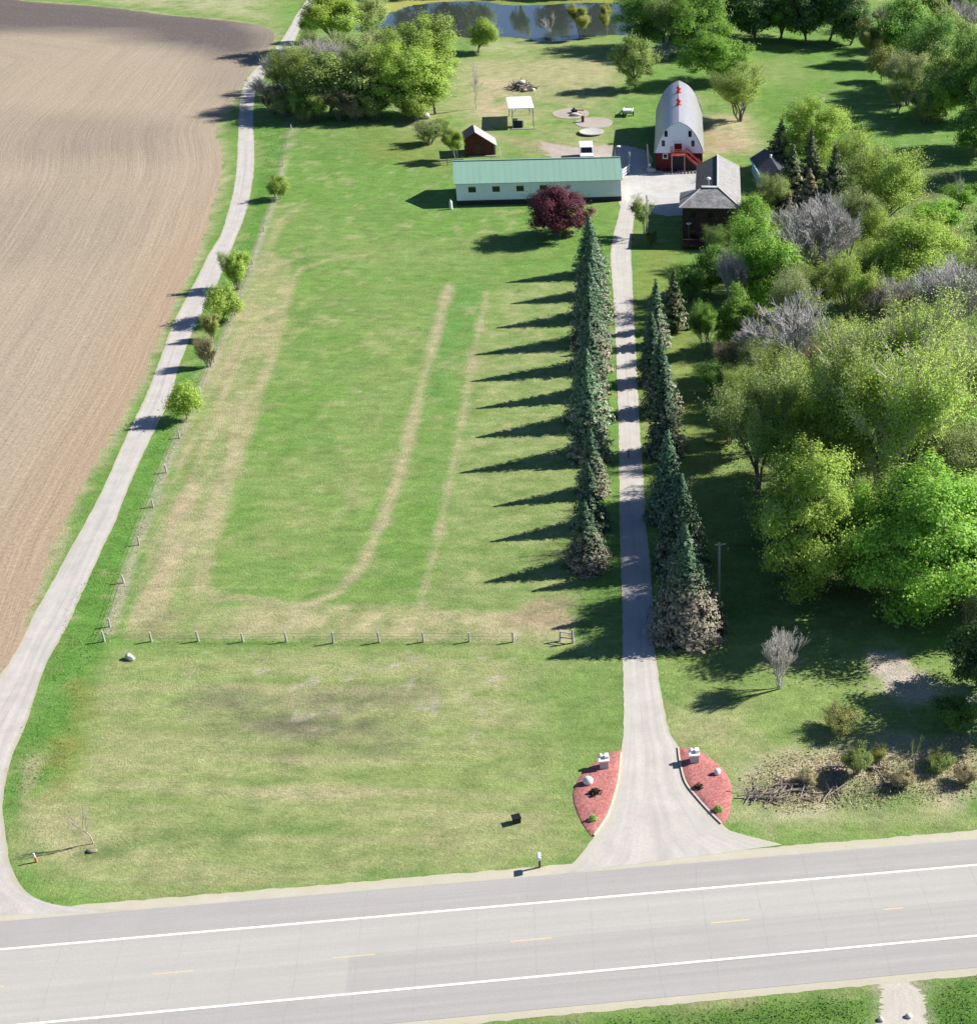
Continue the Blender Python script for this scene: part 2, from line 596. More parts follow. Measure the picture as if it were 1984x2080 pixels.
# ground behind the long building
area([(760, 110), (1180, 110), (1180, 300), (880, 300), (760, 250)], C_DRY, 5, 0.6, 2, np.clip((n2 - .22) * 2.8, 0, 1))
area([(890, 120), (1180, 112), (1180, 165), (1000, 180), (900, 170)], C_DRY, 6, 0.75, 3)
area([(905, 150), (985, 150), (1000, 185), (975, 235), (940, 240), (900, 215)], C_TAN, 4, 0.85, 3, np.clip((n2 - .15) * 2.8, 0, 1))
area([(930, 70), (1170, 78), (1180, 110), (900, 110)], C_LIGHT, 5, 0.7, 2)
area([(930, 80), (1060, 80), (1000, 108), (900, 100)], c3(.45, .42, .27), 4, 0.5, 3, np.clip((n2 - .35) * 3, 0, 1))
area([(1350, 222), (1440, 222), (1460, 270), (1440, 292), (1345, 300)], C_TAN, 5, 0.85, 2)
area([(1345, 250), (1400, 255), (1440, 290), (1350, 290)], C_DIRT, 4, 0.5, 2)
area([(1300, 205), (1345, 190), (1340, 240), (1300, 260)], C_TAN, 4, 0.5, 2)
area([(1060, 205), (1180, 225), (1250, 240), (1060, 250)], C_GREEN, 5, 0.4, 2)
area([(985, 265), (1030, 268), (1110, 282), (1150, 280), (1150, 308), (1080, 308), (1040, 292), (990, 276)], C_DIRT, 2.5, 0.55, 1.0)
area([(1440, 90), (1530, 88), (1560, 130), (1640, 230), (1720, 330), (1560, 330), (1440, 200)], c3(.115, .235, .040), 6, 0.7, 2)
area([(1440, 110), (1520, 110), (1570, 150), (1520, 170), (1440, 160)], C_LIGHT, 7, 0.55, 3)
area([(1425, 85), (1515, 85), (1530, 94), (1440, 98)], C_YEL, 3, 0.8, 2, np.clip((n2 - .25) * 2, 0, 1))
area([(560, 250), (860, 250), (880, 300), (640, 330), (560, 300)], C_LUSH, 6, 0.3, 3)
area([(700, 250), (860, 262), (860, 330), (700, 300)], C_OLIVE, 5, 0.45, 3)
# beyond the field and round the pond
area([(0, -60), (560, -60), (545, 20), (530, 60), (480, 40), (300, 16), (0, -10)], C_LIGHT, 5, 0.6, 3)
area([(100, -30), (500, -30), (520, 40), (380, 22), (200, 8)], c3(.46, .42, .27), 5, 0.6, 4, np.clip((n2 - .3) * 3, 0, 1))
area([(720, -50), (1300, -50), (1300, 8), (1050, 6), (850, 4), (800, 20), (720, 26)], c3(.25, .27, .06), 4, 0.85, 1.5)
lay(soft(sdf(X, Y, aw(POND)) - 0.6, 1.5, 0.4) * 0.9, c3(.20, .18, .10))
# lawn and wood on the right
area([(1245, 1230), (1700, 1180), (1876, 1300), (1876, 1610), (1450, 1615), (1350, 1440), (1290, 1430)], C_LIGHT, 5, 0.5, 2)
area([(1265, 1360), (1420, 1380), (1450, 1440), (1330, 1440), (1290, 1425)], C_DRY, 5, 0.65, 2)
area([(1420, 1480), (1560, 1430), (1876, 1400), (1876, 1560), (1480, 1590), (1430, 1570)], c3(.46, .40, .27), 3, 0.92, 2.0, np.clip((n2 - .12) * 2.6, 0, 1))
area([(1600, 1510), (1780, 1490), (1720, 1560), (1620, 1560)], C_LUSH, 3, 0.6, 2)
area([(1450, 1570), (1876, 1550), (1876, 1600), (1500, 1615)], C_LIGHT, 3, 0.6, 2)
area([(1470, 1525), (1560, 1500), (1580, 1530), (1480, 1545)], c3(.20, .15, .11), 2.2, 0.6, 2, np.clip((n3 - .3) * 3, 0, 1))
area([(1460, 1270), (1520, 1240), (1545, 1270), (1500, 1300)], C_TAN, 1.8, 0.7, 1.5)
area([(1650, 1262), (1725, 1248), (1800, 1330), (1876, 1340), (1876, 1365), (1740, 1350), (1690, 1330)], c3(.50, .43, .37), 1.6, 0.9, 1.5)
area([(1210, 450), (1300, 470), (1330, 640), (1360, 800), (1380, 1000), (1400, 1200), (1260, 1240), (1230, 800)], C_OLIVE, 4, 0.45, 2)
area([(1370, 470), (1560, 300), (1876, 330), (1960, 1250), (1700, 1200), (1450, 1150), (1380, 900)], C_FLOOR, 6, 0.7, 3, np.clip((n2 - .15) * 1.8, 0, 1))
# south verge
area([(950, 1967), (1250, 1925), (1690, 1890), (1700, 1990), (950, 2010)], c3(.085, .185, .030), 2, 0.7, 1.5)
area([(1780, 1890), (1900, 1850), (1900, 1990), (1780, 1990)], c3(.070, .170, .028), 1.5, 0.85, 1.2)
area([(900, 1965), (1400, 1915), (1880, 1868), (1880, 1885), (1690, 1912), (1200, 1948), (900, 1985)], C_DRY, 1.2, 0.6, 1.2)
area([(1690, 1890), (1785, 1880), (1775, 1990), (1680, 1990)], c3(.42, .37, .30), 2, 0.85, 1.5)
clump = np.clip((fbm(X, Y, 2.6, 91, 4) - .56) * 7, 0, 1) * np.clip((n1 - .3) * 3, 0, 1)
front = np.clip(0.5 - sdf(X, Y, pk([(30, 1240), (1200, 1240), (1120, 1650), (20, 1760)])) / 4, 0, 1)
lay(clump * .40 * (1 - .8 * front), C_LUSH)
pale = np.clip((fbm(X, Y, 1.9, 95, 4) - .60) * 8, 0, 1) * np.clip((fbm(X, Y, 22, 96) - .38) * 4, 0, 1)
lay(pale * .45 * (1 - .8 * front), C_DRY)
col = np.clip(col * (0.84 + 0.32 * n3[..., None]), 0, 1)

ny, nx = X.shape
me = bpy.data.meshes.new("ground")
me.vertices.add(nx * ny)
me.vertices.foreach_set('co', np.stack([X, Y, np.zeros_like(X)], -1).astype(np.float32).ravel())
i = np.arange((ny - 1) * (nx - 1))
r, c = i // (nx - 1), i % (nx - 1)
a = r * nx + c
quads = np.stack([a, a + 1, a + nx + 1, a + nx], -1).astype(np.int32)


def fill_quads(me, q):
    n = len(q)
    me.loops.add(n * 4)
    me.loops.foreach_set('vertex_index', q.astype(np.int32).ravel())
    me.polygons.add(n)
    me.polygons.foreach_set('loop_start', np.arange(0, n * 4, 4, dtype=np.int32))
    me.polygons.foreach_set('loop_total', np.full(n, 4, dtype=np.int32))
    me.update(calc_edges=True)


fill_quads(me, quads)
at = me.color_attributes.new("turf", 'FLOAT_COLOR', 'POINT')
at.data.foreach_set('color', np.concatenate([col, np.ones(X.shape + (1,))], -1).astype(np.float32).ravel())

m, nt, bs, _ = newmat("turf")
tc = nt.nodes.new('ShaderNodeTexCoord').outputs['Object']
ca = nt.nodes.new('ShaderNodeAttribute')
ca.attribute_name = "turf"
f1 = _ramp(nt, _noise(nt, _map(nt, tc, (1, .9, 1), .5), 2.6, 6, 0.85), 0.34, 0.66)
f2 = _ramp(nt, _noise(nt, _map(nt, tc, (0.6, 1.1, 1)), 0.75, 5, 0.75), 0.32, 0.68)
f3 = _ramp(nt, _noise(nt, tc, 0.35, 4, 0.6), 0.55, 0.72)
c = _mix(nt, f1, (0.72, 0.75, 0.68), (1.24, 1.22, 1.26))
c = _mix(nt, 1.0, ca.outputs['Color'], c, 'MULTIPLY')
c2 = _mix(nt, f2, (0.70, 0.78, 0.72), (1.26, 1.16, 1.28))
c = _mix(nt, 1.0, c, c2, 'MULTIPLY')
mm = nt.nodes.new('ShaderNodeMath')
mm.operation = 'MULTIPLY'
mm.inputs[1].default_value = 0.22
nt.links.new(f3, mm.inputs[0])
c = _mix(nt, mm.outputs[0], c, (0.27, 0.25, 0.11))
nt.links.new(c, bs.inputs['Base Color'])
bs.inputs['Roughness'].default_value = 0.95
bs.inputs['Specular IOR Level'].default_value = 0.1
bump(nt, bs, _noise(nt, tc, 5.0, 4, 0.8), 0.7, 0.22)
tag(link("ground", me, None, m), kind='structure')


# ---- ribbons: roads laid as sheets a little above the ground
def ribbon(name, L, Rr, z, mt, n=260, jit=0.0, across=9, seed=0, worlds=False):
    A = spline(L if worlds else px(L), n)
    B = spline(Rr if worlds else px(Rr), n)
    g = random.Random(seed)
    vs, us = [], []
    ja = np.array([g.uniform(-1, 1) for _ in range(n)])
    jb = np.array([g.uniform(-1, 1) for _ in range(n)])
    for k in range(n):
        a, b = A[k], B[k]
        w = (b - a).normalized()
        a = a + w * ja[k] * jit
        b = b + w * jb[k] * jit
        for q in range(across):
            t = q / (across - 1)
            p = a.lerp(b, t)
            vs.append((p.x, p.y, z))
            us.append(t * 2 - 1)
    q = []
    for k in range(n - 1):
        for j in range(across - 1):
            o = k * across + j
            q.append((o, o + 1, o + across + 1, o + across))
    me = bpy.data.meshes.new(name)
    me.from_pydata(vs, [], q)
    at = me.attributes.new("across", 'FLOAT', 'POINT')
    at.data.foreach_set('value', us)
    me.update()
    o = link(name, me, None, mt)
    return tag(o, kind='structure')


def gravelmat(name, col, edge, track=0.12):
    m, nt, bs, _ = newmat(name)
    tc = nt.nodes.new('ShaderNodeTexCoord').outputs['Object']
    at = nt.nodes.new('ShaderNodeAttribute')
    at.attribute_name = "across"
    ab = nt.nodes.new('ShaderNodeMath')
    ab.operation = 'ABSOLUTE'
    nt.links.new(at.outputs['Fac'], ab.inputs[0])
    nz = _noise(nt, tc, 0.7, 5, 0.7)
    ad = nt.nodes.new('ShaderNodeMath')
    ad.operation = 'MULTIPLY_ADD'
    ad.inputs[1].default_value = 0.5
    nt.links.new(nz, ad.inputs[0])
    nt.links.new(ab.outputs[0], ad.inputs[2])
    e = _ramp(nt, ad.outputs[0], 1.02, 1.30)
    c = _mix(nt, _ramp(nt, _noise(nt, tc, 6.0, 4, 0.8), 0.3, 0.7), tuple(k * 0.86 for k in col), tuple(k * 1.10 for k in col))
    c = _mix(nt, _ramp(nt, _noise(nt, tc, 0.45, 5, 0.7), 0.38, 0.66), c, tuple(k * 0.84 for k in col))
    # pale wheel tracks with a slightly darker crown between them
    s = nt.nodes.new('ShaderNodeMath')
    s.operation = 'COMPARE'
    s.inputs[1].default_value = 0.0
    s.inputs[2].default_value = 0.16
    nt.links.new(at.outputs['Fac'], s.inputs[0])
    t2 = nt.nodes.new('ShaderNodeMath')
    t2.operation = 'MULTIPLY'
    nt.links.new(s.outputs[0], t2.inputs[0])
    nt.links.new(_ramp(nt, nz, 0.35, 0.75), t2.inputs[1])
    t3 = nt.nodes.new('ShaderNodeMath')
    t3.operation = 'MULTIPLY'
    t3.inputs[1].default_value = track * 6
    nt.links.new(t2.outputs[0], t3.inputs[0])
    c = _mix(nt, t3.outputs[0], c, tuple(k * 0.72 for k in col))
    cx = nt.nodes.new('ShaderNodeCombineXYZ')
    sp = nt.nodes.new('ShaderNodeSeparateXYZ')
    nt.links.new(tc, sp.inputs[0])
    a5 = nt.nodes.new('ShaderNodeMath')
    a5.operation = 'MULTIPLY'
    a5.inputs[1].default_value = 4.5
    nt.links.new(at.outputs['Fac'], a5.inputs[0])
    y5 = nt.nodes.new('ShaderNodeMath')
    y5.operation = 'MULTIPLY'
    y5.inputs[1].default_value = 0.035
    nt.links.new(sp.outputs['Y'], y5.inputs[0])
    nt.links.new(a5.outputs[0], cx.inputs[0])
    nt.links.new(y5.outputs[0], cx.inputs[1])
    st = _mix(nt, _ramp(nt, _noise(nt, cx.outputs[0], 1.0, 5, 0.7), 0.32, 0.66), (.86, .86, .87), (1.07, 1.07, 1.06))
    c = _mix(nt, 1.0, c, st, 'MULTIPLY')
    c = _mix(nt, e, c, edge)
    nt.links.new(c, bs.inputs['Base Color'])
    bs.inputs['Roughness'].default_value = 0.95
    bs.inputs['Specular IOR Level'].default_value = 0.15
    bump(nt, bs, _noise(nt, tc, 9.0, 4, 0.8), 0.4, 0.05)
    return m


M_ROAD = gravelmat("road_gravel", (.475, .445, .415), (.37, .35, .23))
M_DRIVE = gravelmat("drive_gravel", (.485, .455, .420), (.42, .39, .30), 0.06)
M_YARD = gravelmat("yard_gravel", (.475, .460, .440), (.42, .39, .33), 0.0)
ribbon("gravel_road", ROAD_L, ROAD_R, 0.016, M_ROAD, 420, 0.10, 9, 3)
ribbon("driveway", DRV_L, DRV_R, 0.020, M_DRIVE, 300, 0.05, 9, 4)

# ---- highway: everything is straight, so build it from its two white lines
LA, LB = P(0, 1930.2), P(1984, 1756.0)
MA, MB2 = P(102, 2075.4), P(1984, 1902.1)
hd = ((LB - LA).normalized() + (MB2 - MA).normalized()).normalized()
hn = Vector((-hd.y, hd.x, 0))
if hn.y < 0:
    hn = -hn
hO = (LA + LB) / 2


def off(p):
    return (p - hO).dot(hn)


o1 = 0.0
o2 = (off(MA) + off(MB2)) / 2
oN = (off(P(0, 1871.6)) + off(P(1984, 1705))) / 2
oS = (off(P(984, 2060)) + off(P(1984, 1966))) / 2
gN = (off(P(480, 1812)) + off(P(1984, 1692))) / 2
gS = (off(P(1357, 2036)) + off(P(1984, 1979))) / 2


def hp(s, o, z=0.0):
    p = hO + hd * s + hn * o
    return Vector((p.x, p.y, z))


def strip(mb, s0, s1, a, b, z, n=1, mi=0):
    for k in range(n):
        t0, t1 = s0 + (s1 - s0) * k / n, s0 + (s1 - s0) * (k + 1) / n
        mb.add([hp(t0, b, z), hp(t1, b, z), hp(t1, a, z), hp(t0, a, z)], [(0, 1, 2, 3)], mi)


def pavemat(name, col, dark, streak=0.10, rough=0.85):
    m, nt, bs, _ = newmat(name)
    tc = nt.nodes.new('ShaderNodeTexCoord').outputs['Object']
    ang = -math.atan2(hd.y, hd.x)
    v = _map(nt, _map(nt, tc, (1, 1, 1), ang), (0.03, 1.6, 1))
    c = _mix(nt, _ramp(nt, _noise(nt, v, 1.0, 4, 0.6), 0.3, 0.72), tuple(k * (1 - streak) for k in col), tuple(k * (1 + streak * .5) for k in col))
    c = _mix(nt, _ramp(nt, _noise(nt, tc, 14.0, 3, 0.9), 0.35, 0.7), c, dark, 'MIX') if False else c
    g = _mix(nt, _ramp(nt, _noise(nt, tc, 7.0, 5, 0.85), 0.3, 0.7), (0.90, 0.90, 0.90), (1.08, 1.08, 1.08))
    c = _mix(nt, 1.0, c, g, 'MULTIPLY')
    p = _ramp(nt, _noise(nt, tc, 0.22, 4, 0.6), 0.5, 0.75)
    q = nt.nodes.new('ShaderNodeMath')
    q.operation = 'MULTIPLY'
    q.inputs[1].default_value = 0.8
    nt.links.new(p, q.inputs[0])
    c = _mix(nt, q.outputs[0], c, dark)
    nt.links.new(c, bs.inputs['Base Color'])
    bs.inputs['Roughness'].default_value = rough
    bs.inputs['Specular IOR Level'].default_value = 0.25
    return m


M_SHO = pavemat("shoulder_asphalt", (.345, .328, .313), (.305, .292, .282))
M_LN = pavemat("north_lane", (.392, .376, .348), (.36, .345, .322), 0.09)
M_LS = pavemat("south_lane", (.360, .343, .326), (.335, .32, .306), 0.10)
M_GRV = gravelmat("verge_gravel", (.50, .46, .40), (.42, .395, .285), 0.0)
M_WHITE = mat("white_road_paint", (.80, .80, .78), .06, 4, .7)
M_YELP = mat("yellow_road_paint", (.56, .45, .28), .12, 6, .7, dirt=(.5, .45, .35))
M_CRACK = mat("crack_filler", (.29, .28, .27), .2, 3, .9)
S0, S1 = -460, 460
ribbon("gravel_shoulder", [hp(-460 + 920 * k / 40, gN + 0.15, 0) for k in range(41)], [hp(-460 + 920 * k / 40, gS - 0.15, 0) for k in range(41)],
       0.012, M_GRV, 1800, 0.07, 9, 5, True)
b = MB()
strip(b, S0, S1, oS, oN, 0.026, 40)
tag(b.build("highway", M_SHO), kind='structure')
oC = (o1 + o2) / 2
sB = (P(705, 1985) - hO).dot(hd)
b = MB()
strip(b, S0, S1, oC, o1 - 0.05, 0.030, 40)
strip(b, S0, sB, o2 + 0.05, oC, 0.030, 20)
tag(b.build("highway_lane", M_LN), kind='structure')
b = MB()
strip(b, sB, S1, o2 + 0.05, oC, 0.030, 30)
tag(b.build("resurfaced_lane", M_LS), kind='structure')
b = MB()
strip(b, S0, S1, o1 - 0.085, o1 + 0.085, 0.035, 60)
strip(b, S0, S1, o2 - 0.085, o2 + 0.085, 0.035, 60)
tag(b.build("white_edge_lines", M_WHITE), kind='structure')
b = MB()
for (xa, ya, xb, yb) in ((-80, 2010, 8, 2007), (309, 1981, 393, 1971.5), (676, 1947, 761, 1939), (1036, 1914, 1120, 1905.5), (1443, 1876, 1520, 1868.5), (1793, 1848, 1834, 1845)):
    sa, sb2 = (P(xa, ya) - hO).dot(hd), (P(xb, yb) - hO).dot(hd)
    oo = (off(P(xa, ya)) + off(P(xb, yb))) / 2
    strip(b, sa, sb2, oo - 0.06, oo + 0.06, 0.0352)
for k in list(range(-30, -4)) + list(range(5, 30)):
    strip(b, k * 12.2, k * 12.2 + 2.8, oC - .06, oC + .06, 0.0352)
tag(b.build("yellow_centre_dashes", M_YELP), kind='structure')
b = MB()
g = random.Random(11)


def crack(s, a, bb, w, z, skew):
    n = max(3, int(abs(bb - a) / 0.5))
    pts = []
    for k in range(n + 1):
        t = k / n
        pts.append((s + skew * t + g.uniform(-.05, .05), a + (bb - a) * t))
    for (sa, oa), (sb3, ob) in zip(pts[:-1], pts[1:]):
        ww = w * g.uniform(.5, 1.2)
        b.add([hp(sa - ww, oa, z), hp(sa + ww, oa, z), hp(sb3 + ww, ob, z), hp(sb3 - ww, ob, z)], [(0, 1, 2, 3)])


s = -110.0
while s < 110:
    s += 3.85
    crack(s, o1 - 0.1, o2 + 0.1, 0.011, 0.0322, g.uniform(-.12, .12))
    if g.random() < .75:
        crack(s + g.uniform(-.3, .3), oN - 0.02, o1 + .1, 0.015, 0.0282, g.uniform(-.35, .35))
    if g.random() < .6:
        crack(s + g.uniform(-.3, .3), o2 - .1, oS + .02, 0.015, 0.0282, g.uniform(-.35, .35))
    for (oo, k) in ((o1 + .14, .7), (o2 - .16, .8)):
        if g.random() < k:
            L = g.uniform(1.2, 3.6)
            b.add([hp(s, oo - .012, .0283), hp(s + L, oo - .012 + g.uniform(-.03, .03), .0283), hp(s + L, oo + .02, .0283), hp(s, oo + .02, .0283)], [(3, 2, 1, 0)])
tag(b.build("pavement_cracks", M_CRACK), kind='structure')
# south side: trodden gravel path leaving the highway
ribbon("gravel_path", [(1786, 1996), (1790, 2030), (1784, 2080), (1778, 2140)], [(1846, 1990), (1878, 2030), (1880, 2080), (1884, 2140)], 0.010, M_GRV, 60, 0.25, 9, 8)


# ---- flat patches with an outline
def patch(name, pts, z, mt, n=120, jit=0.12, seed=1, kind='structure'):
    loop = px(pts)
    sm = spline(loop + [loop[0]], n)[:-1]
    g = random.Random(seed)
    ctr = sum((Vector(p) for p in sm), Vector()) / len(sm)
    vs, us = [], []
    rings = (0.0, 0.35, 0.7, 0.9, 1.0)
    for p in sm:
        d = (p - ctr)
        j = 1 + g.uniform(-jit, jit) / max(1, d.length)
        for t in rings[1:]:
            q = ctr + d * t * (j if t == 1 else 1)
            vs.append((q.x, q.y, z))
            us.append(t)
    m_ = len(sm)
    R4 = len(rings) - 1
    vs.append((ctr.x, ctr.y, z))
    us.append(0)
    fs = []
    for i in range(m_):
        j = (i + 1) % m_
        fs.append((m_ * R4, i * R4, j * R4))
        for k in range(R4 - 1):
            fs.append((i * R4 + k, i * R4 + k + 1, j * R4 + k + 1, j * R4 + k))
    me = bpy.data.meshes.new(name)
    me.from_pydata(vs, [], fs)
    at = me.attributes.new("across", 'FLOAT', 'POINT')
    at.data.foreach_set('value', us)
    me.update()
    o = link(name, me, None, mt)
    return tag(o, kind=kind)


patch("farmyard", [(1258, 412), (1259, 360), (1247, 330), (1247, 300), (1270, 296), (1315, 310), (1330, 346), (1389, 343), (1417, 340), (1440, 360), (1440, 425), (1383, 438), (1340, 437), (1300, 425), (1285, 432), (1268, 430)], 0.018, M_YARD, 160, 0.3, 2)
M_PINK = gravelmat("packed_dirt", (.400, .345, .300), (.34, .29, .21), 0)
patch("dirt_yard", [(1092, 287), (1130, 293), (1160, 299), (1200, 296), (1248, 297), (1250, 332), (1190, 340), (1130, 330), (1108, 312)], 0.014, M_PINK, 90, 0.8, 3)

# ---- ploughed field
n = 420
Bd = spline(px(FIELD), n)
cw0, cw1 = Vector((-420, Bd[0].y, 0)), Vector((-420, 20, 0))
tt = [0, .0015, .004, .008, .014, .022, .033, .048, .066, .09, .12, .16, .2, .25, .3, .36, .43, .5, .6, .7, .8, .9, 1]
g = random.Random(5)
vs = []
for k, p in enumerate(Bd):
    c_ = cw0.lerp(cw1, k / (n - 1))
    pj = p + Vector((g.uniform(-.3, .3), g.uniform(-.3, .3), 0))
    for t in tt:
        q = pj.lerp(c_, t)
        vs.append((q.x, q.y, 0.012 + min(0.06, t * 3)))
vs = np.array(vs)
bx_, by_ = vs[:, 0], vs[:, 1]
d = dline(bx_, by_, [(p.x, p.y) for p in Bd[::3]])
nf = len(tt)
q = []
for k in range(n - 1):
    for j in range(nf - 1):
        o = k * nf + j
        q.append((o, o + nf, o + nf + 1, o + 1))
me = bpy.data.meshes.new("crop_field")
me.from_pydata(vs.tolist(), [], q)
at = me.attributes.new("pass", 'FLOAT', 'POINT')
at.data.foreach_set('value', d)
fc = np.broadcast_to(np.array([.310, .258, .196]), (len(vs), 3)).copy()


def flay(m, c):
    global fc
    fc = fc * (1 - m[:, None]) + np.array(c)[None] * m[:, None]


N1 = fbm(bx_, by_, 30, 40)
N2 = fbm(bx_, by_, 9, 41)


def fsoft(pts, f):
    return np.clip(0.5 - (sdf(bx_, by_, pk(pts)) + (N1 - .5) * 14 + (N2 - .5) * 5) / f, 0, 1)


flay(fsoft([(0, 100), (250, 95), (380, 130), (400, 220), (330, 420), (260, 600), (120, 900), (0, 1050)], 14) * 0.5, (.325, .272, .200))
flay(fsoft([(-300, -20), (0, -12), (300, 14), (480, 36), (525, 62), (505, 100), (430, 112), (330, 85), (200, 66), (0, 62), (-300, 60)], 12) * 0.95, (.105, .090, .088))
flay(fsoft([(0, 215), (200, 215), (330, 240), (320, 300), (180, 310), (0, 320)], 16) * 0.6, (.215, .175, .145))
flay(fsoft([(400, 110), (500, 110), (440, 200), (390, 190)], 12) * 0.5, (.19, .15, .13))
flay(fsoft([(-100, 380), (160, 330), (200, 420), (60, 500), (-100, 520)], 18) * 0.45, (.23, .19, .155))
flay(np.clip(1 - (d - 2) / 10, 0, 1) * np.clip((260 - by_) / 60, 0, 1) * 0.55, (.325, .225, .150))
at = me.color_attributes.new("soil", 'FLOAT_COLOR', 'POINT')
at.data.foreach_set('color', np.concatenate([fc, np.ones((len(vs), 1))], -1).astype(np.float32).ravel())
me.update()
m, nt, bs, _ = newmat("tilled_soil")
tc = nt.nodes.new('ShaderNodeTexCoord').outputs['Object']
ca = nt.nodes.new('ShaderNodeAttribute')
ca.attribute_name = "soil"
ps = nt.nodes.new('ShaderNodeAttribute')
ps.attribute_name = "pass"
cmb = nt.nodes.new('ShaderNodeCombineXYZ')
sep = nt.nodes.new('ShaderNodeSeparateXYZ')
nt.links.new(tc, sep.inputs[0])
nt.links.new(ps.outputs['Fac'], cmb.inputs[0])
sc_ = nt.nodes.new('ShaderNodeMath')
sc_.operation = 'MULTIPLY'
sc_.inputs[1].default_value = 0.02
nt.links.new(sep.outputs['Y'], sc_.inputs[0])
nt.links.new(sc_.outputs[0], cmb.inputs[1])
fur = _ramp(nt, _noise(nt, cmb.outputs[0], 1.3, 4, 0.8), 0.3, 0.7)
pas = _ramp(nt, _noise(nt, cmb.outputs[0], 0.16, 3, 0.6), 0.3, 0.7)
gr = _ramp(nt, _noise(nt, tc, 2.6, 6, 0.9), 0.34, 0.66)
c = _mix(nt, fur, (.89, .89, .89), (1.10, 1.10, 1.10))
c = _mix(nt, 1.0, ca.outputs['Color'], c, 'MULTIPLY')
c = _mix(nt, 1.0, c, _mix(nt, pas, (.94, .94, .95), (1.05, 1.05, 1.04)), 'MULTIPLY')
c = _mix(nt, 1.0, c, _mix(nt, gr, (.70, .70, .71), (1.32, 1.31, 1.27)), 'MULTIPLY')
rs_ = _ramp(nt, _noise(nt, tc, 1.4, 8, 0.95), 0.57, 0.66)
c = _mix(nt, rs_, c, (.46, .40, .30))
cl_ = _ramp(nt, _noise(nt, tc, .9, 8, 0.92), 0.40, 0.33)
c = _mix(nt, cl_, c, (.13, .105, .085))
nt.links.new(c, bs.inputs['Base Color'])
bs.inputs['Roughness'].default_value = 1.0
bs.inputs['Specular IOR Level'].default_value = 0.1
bump(nt, bs, _noise(nt, cmb.outputs[0], 2.2, 3, 0.7), 0.5, 0.12)
tag(link("crop_field", me, None, m), kind='structure')

# ---- pond
m, nt, bs, _ = newmat("pond_water")
tc = nt.nodes.new('ShaderNodeTexCoord').outputs['Object']
bs.inputs['Base Color'].default_value = (.045, .055, .050, 1)
bs.inputs['Roughness'].default_value = 0.06
bs.inputs['IOR'].default_value = 1.33
bs.inputs['Specular IOR Level'].default_value = 0.8
bump(nt, bs, _noise(nt, _map(nt, tc, (1, .35, 1)), 0.9, 3, 0.5), 0.06, 0.05)
patch("pond", POND, 0.03, m, 200, 0.4, 9)
m2 = mat("duckweed", (.28, .30, .06), .25, 1.2, .9, dirt=(.2, .16, .08))
patch("duckweed_scum", [(735, 30), (765, 29), (800, 23), (830, 13), (868, 7), (905, 4), (930, 2), (905, -8), (820, -4), (740, 8), (700, 18), (700, 30)], 0.045, m2, 100, 0.8, 10)

# ================================================================== TREES
M_BARK = mat("bark", (.19, .165, .135), .3, 6, .95, stretch=(1, 1, .3))
M_PALEBARK = mat("pale_bark", (.40, .37, .30), .2, 5, .9, stretch=(1, 1, .3))
M_GREYBARK = mat("grey_twigs", (.41, .395, .375), .2, 4, .95)
M_PALETWIG = mat("pale_grey_twigs", (.52, .49, .45), .15, 4, .95)
M_TANBARK = mat("tan_twigs", (.36, .30, .235), .2, 4, .95)
LM = {
    'bright': leafmat("bright_green_leaves", (.215, .46, .055), (.43, .67, .125), .54),
    'yellow': leafmat("yellow_green_leaves", (.37, .55, .080), (.57, .73, .165), .54),
    'pale': leafmat("pale_yellow_leaves", (.45, .57, .19), (.63, .71, .32), .54),
    'gold': leafmat("golden_leaves", (.400, .440, .110), (.590, .620, .200), .48),
    'olive': leafmat("olive_leaves", (.29, .42, .10), (.49, .61, .20), .52),
    'mid': leafmat("mid_green_leaves", (.165, .36, .060), (.35, .56, .13), .52),
    'dark': leafmat("dark_green_leaves", (.105, .205, .060), (.215, .345, .115), .45),
    'big': leafmat("pale_spring_leaves", (.43, .63, .105), (.63, .76, .21), .56),
    'tan': leafmat("tan_buds", (0.366, 0.320, 0.172), (0.530, 0.468, 0.250)),
    'orange': leafmat("orange_buds", (0.472, 0.329, 0.129), (0.601, 0.472, 0.186)),
    'burgundy': leafmat("burgundy_leaves", (.080, .020, .032), (.165, .042, .062), .25),
    'pine': leafmat("pine_needles", (0.090, 0.131, 0.057), (0.171, 0.211, 0.099), .12),
    'pinetan': leafmat("tan_pine_needles", (0.200, 0.182, 0.101), (0.309, 0.273, 0.155), .12),
    'lime': leafmat("lime_shrub_leaves", (0.244, 0.544, 0.096), (0.381, 0.660, 0.163), .48),
}
M_SPR = leafmat("blue_spruce_needles", (.072, .150, .074), (.170, .285, .155), .08)
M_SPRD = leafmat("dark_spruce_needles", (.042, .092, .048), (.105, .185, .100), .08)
M_DEAD = leafmat("dead_spruce_needles", (.25, .215, .15), (.42, .37, .275), .08)


